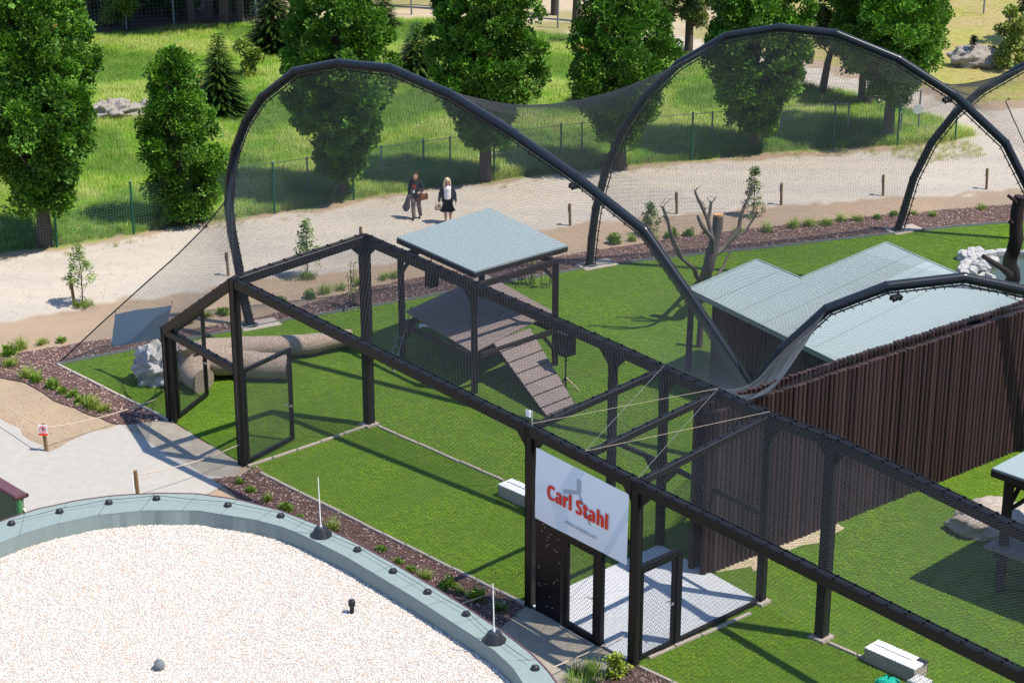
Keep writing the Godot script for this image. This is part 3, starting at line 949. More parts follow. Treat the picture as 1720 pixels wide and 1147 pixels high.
func gusset(t: Node3D, top: Vector3, to: Vector3, w := 0.03) -> void:
	var d := (to - top).normalized()
	var s := d.cross(Vector3.UP).normalized() * w
	var b := MB.new()
	var p := [top + Vector3.DOWN * 0.14 + d * 0.09, top + Vector3.DOWN * 0.62 + d * 0.09, top + Vector3.DOWN * 0.14 + d * 0.55]
	b.face2(p[0] + s, p[1] + s, p[2] + s, p[0]); b.face2(p[0] - s, p[1] - s, p[2] - s, p[0])
	b.quad2(p[1] - s, p[1] + s, p[2] + s, p[2] - s, p[0])
	part("gusset", b, M.frame, t)

func leaf(t: Node3D, called: String, hinge: Vector3, free: Vector3, y0: float, y1: float, bar: float, label := "") -> void:
	var o := Node3D.new()
	o.name = called
	o.position = hinge - t.position
	t.add_child(o, true)
	if label: o.set_meta("label", label)
	var up := Vector3.UP
	var b := MB.new()
	var d := (free - hinge).normalized()
	b.beam(hinge + up * (y0 + bar), hinge + up * (y1 - bar), bar, bar, d)
	b.beam(free + up * (y0 + bar), free + up * (y1 - bar), bar, bar, d)
	b.beam(hinge + up * (y0 + bar / 2) - d * bar / 2, free + up * (y0 + bar / 2) + d * bar / 2, bar, bar)
	b.beam(hinge + up * (y1 - bar / 2) - d * bar / 2, free + up * (y1 - bar / 2) + d * bar / 2, bar, bar)
	part("leaf_frame", b, M.frame_dark, o)
	b = MB.new()
	net(b, patch(hinge + up * (y0 + bar), free + up * (y0 + bar), free + up * (y1 - bar), hinge + up * (y1 - bar)), 0.105, 0.0033, 5.0)
	part("leaf_netting", b, M.net_wire, o)
	b = MB.new()
	var k := free - d * bar * 0.5 + up * (y0 + 1.0)
	var z := d.cross(up)
	b.tube([k - z * 0.07, k - z * 0.09 - d * 0.11], [0.011], 6)
	b.tube([k + z * 0.07, k + z * 0.09 - d * 0.11], [0.011], 6)
	b.tube([k - z * 0.075, k + z * 0.075], [0.014], 6)
	part("handle", b, M.steel, o)

func build_corridor() -> void:
	var t := thing("aviary_corridor", "dark brown steel frame corridor with netted roof, open double gate and side door", "aviary frame", B)
	for q in [[A, At, 0.18], [B, Bt, 0.21], [C, Ct, 0.20], [D, Dt, 0.20], [P, Pt, 0.24], [N, Nt, 0.18], [Q, Qt, 0.18], [R, Rt, 0.18], [E, Et, 0.24], [Vector3(Ft.x, 0, Ft.z), Ft, 0.2], [Vector3(Gt.x, 0, Gt.z), Gt, 0.2]]: post(t, q[0], q[1], q[2])
	var dn := Vector3.DOWN * 0.12
	var u := (C - B).normalized()
	var w := u.cross(Vector3.UP)   # towards the camera side
	for s in [[Bt, Ct], [Ct, Dt], [Dt, Ft], [Pt, Nt], [Nt, Qt], [Qt, Rt], [Rt, Et], [Et, Gt], [Bt, Pt], [At, Bt], [Ft, Gt]]:
		rail(t, s[0] + dn, s[1] + dn, 0.19, 0.24)
		var side: Vector3 = (s[1] - s[0]).cross(Vector3.UP).normalized()
		lacing(t, s[0], s[1], side * 0.06 + Vector3.UP * 0.03)
		lacing(t, s[0], s[1], side * -0.07 + Vector3.UP * 0.02)
	var mf := Ct.lerp(Dt, 0.52)
	var mb := Qt.lerp(Rt, 0.52)
	for s in [[Ct, Qt], [mf, mb], [Dt, Rt]]:
		rail(t, s[0] + dn * 0.7, s[1] + dn * 0.7, 0.13, 0.14, "cross_beam")
		lacing(t, s[0], s[1], Vector3.UP * 0.03)
	for s in [[Pt, Nt], [Pt, Bt], [Nt, Qt], [Nt, Pt], [Qt, Rt], [Et, Gt], [Et, Rt], [Rt, Et], [Ct, Dt], [Ct, Bt], [Dt, Ft], [Dt, Ct]]: gusset(t, s[0], s[1])
	var hb := Vector3(B.x, At.y, B.z)
	rail(t, At + dn, hb + dn, 0.16, 0.2, "gate_header")
	lacing(t, At, hb, Vector3.UP * 0.02)
	rail(t, N + Vector3.UP * 2.2, Q + Vector3.UP * 2.2, 0.1, 0.12, "mid_rail")
	rail(t, Q + Vector3.UP * 2.2, R + Vector3.UP * 2.2, 0.1, 0.12, "mid_rail")
	for s in [[Q, N], [Q, R]]: gusset(t, s[0] + Vector3.UP * 2.26, s[1] + Vector3.UP * 2.26)
	# second jamb of the gate beside the low post
	var jb := A + u * 0.24
	post(t, jb, Vector3(jb.x, At.y - 0.22, jb.z), 0.10)
	leaf(t, "gate_leaf", Vector3(-9.192, 0.000, -51.335), Vector3(-8.643, 0.000, -52.916), 0.06, 2.62, 0.09, "left gate leaf swung inwards towards the logs")
	leaf(t, "gate_leaf", Vector3(-6.922, 0.000, -48.329), Vector3(-5.905, 0.000, -49.833), 0.06, 2.68, 0.09, "right gate leaf swung inwards beside the tall corner post")
	# vestibule front: black panel, door frame, narrow netted bay
	var up := Vector3.UP
	var b := MB.new()
	var c0 := C.lerp(D, 0.06)
	var c1 := C.lerp(D, 0.31)
	b.hexa([c0 + w * 0.03, c1 + w * 0.03, c1 - w * 0.03, c0 - w * 0.03, c0 + w * 0.03 + up * 2.75, c1 + w * 0.03 + up * 2.75, c1 - w * 0.03 + up * 2.75, c0 - w * 0.03 + up * 2.75])
	part("black_panel", b, M.frame_dark, t)
	b = MB.new()
	for k in 26:
		var q := c0.lerp(c1, rng.randf_range(0.08, 0.95)) + w * 0.034 + up * rng.randf_range(0.25, 2.5)
		b.box(Transform3D(Basis(), q), Vector3.ONE * 0.017)
	part("rivets", b, M.steel, t).set_meta("kind", "stuff")
	var d0 := C.lerp(D, 0.345)
	var d1 := C.lerp(D, 0.68)
	var fr := MB.new()
	fr.beam(d0, d0 + up * 2.3, 0.1, 0.1, u); fr.beam(d1, d1 + up * 2.3, 0.13, 0.16, u)
	fr.beam(d0 + up * 2.25 + u * 0.05, d1 + up * 2.25 - u * 0.08, 0.1, 0.1)
	fr.beam(d0 + up * 0.05 + u * 0.05, d1 + up * 0.05 - u * 0.08, 0.1, 0.09)
	part("door_frame", fr, M.frame_dark, t)
	leaf(t, "door", d0 + u * 0.10 + w * 0.02, d1 - u * 0.13 + w * 0.02, 0.1, 2.19, 0.07, "front door under the banner")
	b = MB.new()
	b.beam(d0 + w * 0.14 + up * 0.03, d1 + w * 0.14 + up * 0.03, 0.025, 0.03)
	part("door_sill", b, M.steel, t)
	rail(t, c1 + up * 2.82, D + up * 2.82, 0.06, 0.08, "banner_rail")
	rail(t, c0 + up * 2.78, c1 + up * 2.78, 0.06, 0.06, "panel_cap")
	# vestibule side: door and bottom rail
	var r1 := D.lerp(R, 0.32)
	fr = MB.new()
	fr.beam(r1, r1 + up * 2.3, 0.16, 0.13, u)
	fr.beam(D.lerp(R, 0.03) + up * 2.25, r1 + up * 2.25, 0.12, 0.12)
	part("door_frame", fr, M.frame_dark, t)
	leaf(t, "door", D.lerp(R, 0.05), D.lerp(R, 0.285), 0.08, 2.18, 0.06, "side door beside the front post of the vestibule")
	rail(t, r1 + up * 0.06, R + up * 0.06, 0.09, 0.12, "bottom_rail")
	rail(t, D + up * 0.05, r1 + up * 0.05, 0.06, 0.06, "bottom_rail")
	# netting, sheet by sheet
	var low := 0.04
	var sheets := [
		ruled([Bt, Ct, Dt, Ft], [Pt, Qt, Rt, Et, Gt], 40, 4, Vector3.DOWN * 0.05),
		patch(B + up * low, C + up * low, Ct, Bt),
		patch(B + up * low, P + up * low, Pt, Bt),
		patch(P + up * low, Q + up * low, Qt, Pt),
		patch(C.lerp(D, 0.7) + up * low, D + up * low, D + up * 2.8, C.lerp(D, 0.7) + up * 2.8),
		patch(r1 + up * 0.1, R + up * 0.1, Rt, D.lerp(R, 0.32) + up * 4.3),
		patch(D + up * 2.3, r1 + up * 2.3, r1 + up * 4.3, Dt),
		patch(Q + up * low, R + up * low, Rt, Qt),
		patch(R + up * low, E + up * low, Et, Rt),
		patch(E + up * low, Vector3(Gt.x, low, Gt.z), Gt, Et),
		patch(D + up * low, Vector3(Ft.x, low, Ft.z), Ft, Dt),
		patch(At, hb, Bt, At.lerp(Bt, 0.06)),
		patch(C + up * low, Q + up * low, Qt, Ct),
	]
	for s in sheets:
		b = MB.new()
		net(b, s, 0.105, 0.0034 if s.size() > 2 else 0.0021, 0.9)
		part("netting", b, M.net_wire, t)
	# bracing: two pale cords and two thin steel cables under the roof net
	for s in [[Ct, mb, "pale_cord", M.rope, 0.0045], [mf, Rt, "pale_cord", M.rope, 0.0045], [Qt, mf, "brace_cable", M.grey_post, 0.005], [mb, Dt, "brace_cable", M.grey_post, 0.005]]:
		b = MB.new()
		b.tube([s[0] + Vector3.UP * 0.05, s[1] + Vector3.UP * 0.05], [s[4]], 5)
		part(s[2], b, s[3], t)
	b = MB.new()
	b.tube([Ct + Vector3(0.02, 0, 0), Ct + Vector3(0.02, 0.34, 0)], [0.02], 6)
	part("sensor_mast", b, M.steel, t)
	b = MB.new()
	b.box(Transform3D(Basis(u, up, u.cross(up)), Ct + Vector3(-0.06, 0.3, 0.02)), Vector3(0.14, 0.17, 0.06), 0.015)
	part("sensor_box", b, M.white_paint, t)
	build_banner(u, w)

func build_banner(u: Vector3, w: Vector3) -> void:
	var t := thing("banner", "white printed banner with bold red lettering above the black entry door", "banner", C)
	# corners follow the sheet as it hangs, a little slack
	var tl := Vector3(0.572, 4.027, -40.423) + w * 0.06
	var tr := Vector3(2.476, 3.966, -38.155) + w * 0.06
	var br := Vector3(2.473, 2.317, -38.158) + w * 0.07
	var bl := Vector3(0.554, 2.317, -40.444) + w * 0.07
	# the print: pale grey bands and a faint picture of a rope fork
	var im := Image.create(256, 160, false, Image.FORMAT_RGBA8)
	im.fill(Color(0.93, 0.945, 0.955))
	for y in 160:
		for x in 256:
			var c := Color(0.93, 0.945, 0.955)
			var g := 0.0
			if x + y * 0.55 > 105 and x + y * 0.55 < 138 and y < 100: g = 0.45
			if x + y * 0.5 > 268 and x + y * 0.5 < 285: g = 0.4
			if y > 95 and x > 45 and x < 95 and x - y * 0.35 > 8: g = 0.3
			if y > 70 and y < 96 and x < 90: g = maxf(g, 0.12)
			c = c.lerp(Color(0.72, 0.79, 0.85), g)
			# fork: a knob and three strands meeting below it
			var kx := 122.0
			var ky := 52.0
			var d1 := absf(x - kx) if y > 22 and y < ky else 99.0
			var d2 := absf((y - ky) - (kx - x) * 0.33) if x < kx and x > 78 else 99.0
			var d3 := absf((x - kx) - (y - ky) * 0.55) if y >= ky and y < 112 else 99.0
			if d1 < 7.0 or d2 < 5.0 or d3 < 4.0: c = c.lerp(Color(0.56, 0.62, 0.66), 0.75)
			im.set_pixel(x, y, c)
	var m := StandardMaterial3D.new()
	m.resource_name = "banner_print"
	m.albedo_texture = ImageTexture.create_from_image(im)
	m.roughness = 0.6
	var b := MB.new()
	for j in 6:
		for i in 10:
			var q := []
			for k in [[0, 1], [1, 1], [1, 0], [0, 0]]:
				var x: float = (i + k[0]) / 10.0
				var y: float = (j + k[1]) / 6.0
				q.append(tl.lerp(tr, x).lerp(bl.lerp(br, x), y) + w * 0.012 * wobble.get_noise_2d(x * 300, y * 200))
			var f := b.v.size()
			b.quad(q[0], q[1], q[2], q[3])
			for k in 4: b.uv[f + k] = Vector2((i + [0, 1, 1, 0][k]) / 10.0, (j + [1, 1, 0, 0][k]) / 6.0)
	part("sheet", b, m, t)
	var down := (bl - tl).normalized()
	for k in 2:   # heavy strokes
		lettering(t, "red_lettering", "Carl Stahl", tl.lerp(tr, 0.13).lerp(bl.lerp(br, 0.13), 0.69) + w * (0.022 + 0.003 * k) + (tr - tl).normalized() * 0.014 * k, tr - tl, -down, w, 0.655 * (tr - tl).length(), M.red_print, true)
	lettering(t, "small_lettering", "www.carlstahl.com", tl.lerp(tr, 0.34).lerp(bl.lerp(br, 0.34), 0.86) + w * 0.022, tr - tl, -down, w, 0.34 * (tr - tl).length(), M.grey_print, false)
	for q in [tl, tr, br, bl]:
		b = MB.new()
		b.tube([q + w * 0.01, q - w * 0.06], [0.012], 5)
		part("tie", b, M.frame_dark, t)

func lettering(t: Node3D, called: String, text: String, at: Vector3, right: Vector3, up: Vector3, face: Vector3, wide: float, m: Material, bold: bool) -> MeshInstance3D:
	var f := SystemFont.new()
	f.font_names = PackedStringArray(["Droid Sans"])
	f.font_weight = 800 if bold else 400
	var tm := TextMesh.new()
	tm.text = text
	tm.font = f
	tm.font_size = 48
	tm.depth = 0.05
	tm.pixel_size = 0.01
	tm.horizontal_alignment = HORIZONTAL_ALIGNMENT_LEFT
	tm.vertical_alignment = VERTICAL_ALIGNMENT_BOTTOM
	var s := wide / tm.get_aabb().size.x
	var r := right.normalized()
	var o := MeshInstance3D.new()
	o.name = called
	o.mesh = tm
	tm.material = m
	o.transform = Transform3D(Basis(r * s, up.normalized() * s * (1.1 if bold else 1.0), face.normalized() * 0.2), at - world_of(t))
	t.add_child(o, true)
	return o


# ---------------------------------------------------------------- arches and the great nets
var arch_near := [Vector3(-8.103, 0.000, -58.622), Vector3(-8.284, 0.795, -58.753), Vector3(-8.441, 2.016, -58.865), Vector3(-8.591, 2.940, -58.974), Vector3(-8.645, 3.783, -59.013), Vector3(-8.532, 4.748, -58.931), Vector3(-8.306, 5.630, -58.768), Vector3(-7.926, 6.529, -58.495), Vector3(-7.344, 7.395, -58.076), Vector3(-6.268, 8.346, -57.302), Vector3(-4.940, 8.814, -56.347), Vector3(-3.392, 8.924, -55.232), Vector3(-1.707, 8.499, -54.020), Vector3(0.000, 7.742, -52.791), Vector3(1.733, 6.845, -51.545), Vector3(3.461, 5.776, -50.301), Vector3(4.514, 4.414, -49.543), Vector3(5.438, 3.163, -48.878), Vector3(6.178, 2.150, -48.346), Vector3(6.757, 1.159, -47.929), Vector3(7.231, 0.000, -47.588)]
var arch_rear := [Vector3(2.599, -0.000, -64.369), Vector3(2.665, 0.992, -64.356), Vector3(2.787, 2.038, -64.331), Vector3(3.098, 3.390, -64.267), Vector3(3.596, 4.730, -64.164), Vector3(4.335, 5.962, -64.012), Vector3(5.347, 7.050, -63.803), Vector3(6.844, 8.026, -63.494), Vector3(8.488, 8.367, -63.155), Vector3(10.188, 8.254, -62.805), Vector3(12.129, 7.530, -62.404), Vector3(13.911, 6.457, -62.037), Vector3(15.548, 5.008, -61.699), Vector3(16.394, 3.500, -61.525), Vector3(17.178, 1.769, -61.363), Vector3(17.794, 0.000, -61.236)]
var arch_far := [Vector3(13.639, 0.000, -68.206), Vector3(13.823, 0.851, -68.156), Vector3(14.047, 1.958, -68.094), Vector3(14.546, 3.285, -67.956), Vector3(15.244, 4.394, -67.763), Vector3(16.045, 5.265, -67.541), Vector3(17.302, 6.173, -67.194), Vector3(18.728, 6.996, -66.800), Vector3(20.553, 7.210, -66.295), Vector3(22.671, 6.142, -65.710), Vector3(24.364, 4.032, -65.242), Vector3(25.329, 2.047, -64.975), Vector3(25.946, 0.000, -64.805)]
var arch_right := [Vector3(7.231, 0.000, -47.588), Vector3(6.700, 1.335, -47.523), Vector3(6.122, 2.549, -47.453), Vector3(6.781, 3.489, -47.533), Vector3(7.911, 4.572, -47.670), Vector3(9.399, 5.110, -47.851), Vector3(11.377, 5.263, -48.092), Vector3(13.114, 4.823, -48.303), Vector3(15.065, 4.076, -48.540), Vector3(16.972, 2.675, -48.772), Vector3(18.604, 1.251, -48.970), Vector3(19.590, 0.000, -49.090)]

func build_arch(pts: Array, r: float, label: String) -> void:
	var t := thing("steel_arch", label, "steel arch", pts[0], "bent steel arches carrying the nets")
	var mid := Vector3.ZERO
	for p in pts: mid += p / pts.size()
	for k in pts.size() - 1:
		var d: Vector3 = (pts[k + 1] - pts[k]).normalized()
		var b := MB.new()
		b.tube([pts[k] - d * 0.03, pts[k + 1] + d * 0.03], [r], 16)
		part("tube_length", b, M.arch_steel, t)
		if k > 0:
			var c: Vector3 = (pts[k] - pts[k - 1]).normalized()
			b = MB.new()
			b.tube([pts[k] - c * 0.035, pts[k] + d * 0.035], [r + 0.012], 16)
			part("weld_ring", b, M.arch_steel, t)
	var rim := []
	for k in pts.size():
		var d: Vector3 = (pts[mini(k + 1, pts.size() - 1)] - pts[maxi(k - 1, 0)]).normalized()
		var inw: Vector3 = (mid - pts[k])
		inw = (inw - d * inw.dot(d)).normalized()
		rim.append(pts[k] + inw * (r + 0.06))
	var b := MB.new()
	b.tube(rim, [0.022], 6)
	part("edge_cable", b, M.frame, t)
	b = MB.new()
	var ev := along(rim, int(22.0 / 0.28))
	var ov := along(pts, int(22.0 / 0.28))
	for k in ev.size(): b.beam(ev[k] + (ev[k] - ov[k]) * 0.35, ov[k], 0.018, 0.025, (ev[mini(k + 1, ev.size() - 1)] - ev[maxi(k - 1, 0)]).normalized())
	part("cable_clips", b, M.frame_dark, t).set_meta("kind", "stuff")
	b = MB.new()
	b.lathe(Transform3D(Basis(), Vector3(pts[0].x, 0, pts[0].z)), [Vector2(r * 2.0, 0), Vector2(r * 2.0, 0.05), Vector2(r * 1.05, 0.055), Vector2(r * 1.02, 0.12)], 16)
	part("foot_plate", b, M.arch_steel, t)
	b = MB.new()
	b.box(Transform3D(Basis(Vector3.UP, 0.5), Vector3(pts[0].x + 0.25, 0.0, pts[0].z - 0.1)), Vector3(1.3, 0.1, 0.75), 0.02)
	part("concrete_pad", b, M.kerb, t)

func sheet(label: String, rows: Array, cell := 0.105, r := 0.0023) -> void:
	var b := MB.new()
	net(b, rows, cell, r, 0.55)
	whole("aviary_net", b, M.net_wire, label, "net", "fine steel nets of the aviary")

func build_arches() -> void:
	build_arch(arch_near, 0.135, "nearest dark steel arch, rising behind the netted corridor")
	build_arch(arch_rear, 0.135, "second dark steel arch, rising from the bark bed in front of the dirt track")
	build_arch(arch_far, 0.135, "farthest steel arch, leaning out of the picture at the right")
	build_arch(arch_right, 0.135, "low right hand steel arch above the grey flat shed roof and brown palisade")
	var an := arch_near
	var edge := [an[5], Vector3(-8.690, 3.996, -58.750), Vector3(-9.336, 3.284, -58.200), Vector3(-10.089, 2.634, -57.600), Vector3(-10.828, 2.088, -57.000), Vector3(-12.173, 1.022, -56.200), Vector3(-13.417, 0.000, -55.428)]
	sheet("net panel stretched from the gate's low post to the peg at the lawn's left corner", ruled(edge, [Bt, Bt.lerp(At, 0.5), At, At.lerp(A, 0.5), A + Vector3.UP * 0.05], 30, 14, Vector3(0.1, -0.25, 0)), 0.105, 0.0019)
	sheet("net panel at the far left, between the slanting edge cable and the bark bed", ruled(edge, [an[5], an[2], an[0], Vector3(-9.610, 0.000, -57.590), Vector3(-11.590, 0.000, -56.491), Vector3(-13.417, 0.000, -55.428)], 30, 8), 0.105, 0.0019)
	var front := [an[5], an[6], an[7], an[8], an[9], an[10], an[11], an[12], an[13], an[14], an[15], an[16], an[17], an[18]]
	sheet("broad net between the nearest arch and the corridor's far beam", ruled(front, [Bt, Pt, Nt, Qt, Qt.lerp(Rt, 0.75)], 60, 16, Vector3(0.0, -0.35, 0.25)))
	sheet("saddle shaped roof net between the nearest and the second arch", ruled(an.slice(0, 19), arch_rear.slice(0, 16), 70, 18, Vector3(0.1, -1.75, 0.1)))
	sheet("saddle shaped roof net between the second and the farthest arch", ruled(arch_rear, arch_far, 60, 16, Vector3(0, -1.6, 0)))
	var ar := arch_right
	sheet("net above the flat shed roof, between the nearest and the low right arch", ruled([an[18], an[17], an[16], an[15], an[14], an[13]], [ar[2], ar[3], ar[4], ar[5], ar[6], ar[7], ar[8]], 40, 14, Vector3(0, -1.1, 0)), 0.14, 0.0023)
	var top := Vector3(6.007, 4.100, -43.305)
	sheet("net panel between the low right arch and the top of the palisade", ruled([ar[2], ar[3], ar[4], ar[5], ar[6], ar[7], ar[8], ar[9]], [top, Vector3(8.928, 4.260, -45.632), Vector3(13.192, 4.190, -49.028), Vector3(16.787, 4.043, -51.891)], 50, 10, Vector3(0, -0.15, 0)))
	sheet("gathered net skirt where the two front arches meet above the corridor", ruled([ar[2], ar[3], ar[4]], [Qt.lerp(Rt, 0.4), Qt.lerp(Rt, 0.75), top], 20, 10, Vector3(0, -0.3, 0)), 0.07, 0.0026)
	var b := MB.new()
	b.tube(Array(along(edge, 40)), [0.022], 6)
	whole("edge_cable", b, M.frame_dark, "taut dark cable slanting from the nearest arch down to the lawn's left corner", "cable")
	b = MB.new()
	b.tube([Vector3(16.888, 5.110, -67.000), Vector3(16.756, 5.007, -67.000), Vector3(17.835, 2.741, -66.000)], [0.03, 0.02, 0.02], 6)
	whole("stay_cable", b, M.frame_dark, "dark stay cable hanging from the farthest arch at the right edge", "cable")
	for q in [[Vector3(13.892, 6.060, -63.000), "small dark floodlight under the second arch, near the crossing arches"], [Vector3(9.971, 4.252, -49.400), "small dark floodlight under the low right arch above the shed roof"], [Vector3(1.700, 6.377, -52.400), "small dark fitting under the nearest arch above the sheltered platform"]]:
		var l := thing("spotlight_fitting", q[1], "spotlight", q[0])
		b = MB.new()
		b.box(Transform3D(Basis(Vector3.UP, 0.6) * Basis(Vector3.RIGHT, 0.3), q[0]), Vector3(0.34, 0.16, 0.2), 0.03)
		part("housing", b, M.frame_dark, l)
		b = MB.new()
		b.tube([q[0], q[0] + Vector3(0.08, 0.28, -0.05)], [0.02], 6)
		part("bracket", b, M.frame_dark, l)


# ---------------------------------------------------------------- palisade and shed
func pole_mesh(tone: Color) -> ArrayMesh:
	var b := MB.new()
	b.col = tone
	b.tube([Vector3.ZERO, Vector3.UP], [0.076, 0.074], 8)
	return b.mesh()

func build_wall_and_shed() -> void:
	var w0 := Vector3(4.467, 0.000, -42.079)
	var w1 := Vector3(13.660, 0.000, -49.401)
	var dir := (w1 - w0).normalized()
	var back := dir.cross(Vector3.UP) * -1.0
	if back.z > 0: back = -back
	var t := thing("palisade", "tall double palisade of dark brown round poles in front of the shed", "palisade wall", w0)
	var kinds := []
	for k in 7: kinds.append(pole_mesh(Color(0.048, 0.026, 0.024).lerp(Color(0.078, 0.044, 0.041), k / 6.0) * rng.randf_range(0.85, 1.1)))
	for row in 2:
		for k in 98:
			var o := MeshInstance3D.new()
			o.name = "pole"
			o.mesh = kinds[rng.randi() % 7]
			o.material_override = M.palisade
			var at := dir * (k * 0.153) + back * (row * 0.42) + back * rng.randf_range(-0.012, 0.012)
			var tall := 4.12 - 0.0012 * k + rng.randf_range(-0.014, 0.014) + row * 0.05
			o.transform = Transform3D(Basis(Vector3.UP, rng.randf() * TAU) * Basis.from_scale(Vector3(rng.randf_range(0.88, 1.1), tall, rng.randf_range(0.88, 1.1))), at + Vector3(0, -0.02, 0))
			t.add_child(o, true)
	var b := MB.new()
	b.beam(w0 + back * 0.21 + Vector3.UP * 3.9, w0 + dir * 15 + back * 0.21 + Vector3.UP * 3.85, 0.16, 0.16)
	part("head_rail", b, M.frame, t)
	for y in [0.6, 2.2]:
		b = MB.new()
		b.beam(w0 + back * 0.12 + Vector3.UP * y, w0 + dir * 15 + back * 0.12 + Vector3.UP * y, 0.06, 0.12)
		part("cross_rail", b, M.frame_dark, t)
	# shed: one L-shaped roof that falls gently towards the palisade
	var v1 := Vector3(4.968, 3.000, -53.628)
	var v2 := Vector3(7.168, 3.034, -56.085)
	var v3 := Vector3(8.322, 2.799, -55.120)
	var v4 := Vector3(11.364, 2.825, -58.334)
	var v6 := Vector3(8.634, 2.201, -50.097)
	var u := (v6 - v1).normalized()
	var v := (v2 - v1).normalized()
	var v5 := v4 + u * ((v6 - v1).length() - 0.15)
	var s := thing("shed", "low dark shed with L shaped flat roof of pale grey green felt", "shed", Vector3(v6.x, 0, v6.z))
	var top := [v1, v2, v3, v4, v5, v6]
	b = MB.new()
	var poly := PackedVector2Array()
	for q in top: poly.append(Vector2(q.x, q.z))
	var f := b.v.size()
	var nn := Vector3(0.157 * 0.70, 1, 0.157 * 0.714).normalized()
	for q in top: b.put(q, nn, Vector2(q.x, q.z))
	var tr := Geometry2D.triangulate_polygon(poly)
	for k in range(0, tr.size(), 3):
		var turn := (poly[tr[k + 1]] - poly[tr[k]]).cross(poly[tr[k + 2]] - poly[tr[k]])
		if turn < 0.0: b.tri(f + tr[k], f + tr[k + 1], f + tr[k + 2])
		else: b.tri(f + tr[k], f + tr[k + 2], f + tr[k + 1])
	part("roof_felt", b, M.felt_top, s)
	b = MB.new()
	for k in 6:
		var a: Vector3 = top[k]
		var e: Vector3 = top[(k + 1) % 6]
		var mid := (v1 + v6) / 2.0 + v * 0.5
		b.quad2(a + Vector3.DOWN * 0.14, e + Vector3.DOWN * 0.14, e - Vector3.UP * 0.002, a - Vector3.UP * 0.002, mid)
		b.beam(a + Vector3.UP * 0.01, e + Vector3.UP * 0.01, 0.05, 0.03)
	part("roof_edge", b, M.felt, s)
	b = MB.new()
	for k in range(1, 6):
		var a := v1.lerp(v6, k / 6.0) + Vector3.UP * 0.004
		if k < 3: b.beam(a, a + v * ((v2 - v1).length() - 0.1), 0.06, 0.006)
		else: b.beam(a, a + v * ((v5 - v6).length() - 0.1), 0.06, 0.006)
	part("felt_seams", b, M.felt_top, s)
	var ceil_ := MB.new()
	var low := Vector3.DOWN * 0.15
	ceil_.quad(v1 + low, v2 + low, v6 + v * (v2 - v1).length() + low, v6 + low)
	part("soffit", ceil_, M.dark_wood, s)
	var ins := 0.55
	var c1 := v1 + u * ins + v * ins
	var c6 := v6 - u * ins + v * ins
	var c2 := v2 + u * ins - v * ins
	var c5 := v5 - u * ins - v * ins
	var c4 := v4 + u * ins - v * ins
	var c3 := v3 + u * ins - v * ins
	var wl := MB.new()
	var ring_ := [c1, c6, c5, c4, c3, c2]
	for k in 6:
		var a: Vector3 = ring_[k]
		var e: Vector3 = ring_[(k + 1) % 6]
		wl.quad2(Vector3(a.x, 0, a.z), Vector3(e.x, 0, e.z), e + low, a + low, (c1 + c5) / 2)
	part("wall", wl, M.dark_wood, s)
	for q in [[c1, c6], [c1, c2]]:
		var l: float = (q[1] - q[0]).length()
		for k in int(l / 0.153):
			var o := MeshInstance3D.new()
			o.name = "pole"
			o.mesh = kinds[rng.randi() % 7]
			o.material_override = M.dark_wood  # darker than the palisade poles: the shade on this wall is painted in
			var p: Vector3 = q[0].lerp(q[1], k * 0.153 / l)
			o.transform = Transform3D(Basis.from_scale(Vector3(1, p.y - 0.16, 1)), Vector3(p.x, 0, p.z) - s.position)
			s.add_child(o, true)


# ---------------------------------------------------------------- platforms under roofs
func timber(t: Node3D, called: String, a: Vector3, b: Vector3, w: float, h: float, m: Material = null) -> void:
	var k := MB.new()
	k.beam(a, b, w, h, Vector3.RIGHT if absf((b - a).normalized().y) > 0.9 else Vector3.UP, 0.01)
	part(called, k, m if m else M.dark_wood, t)

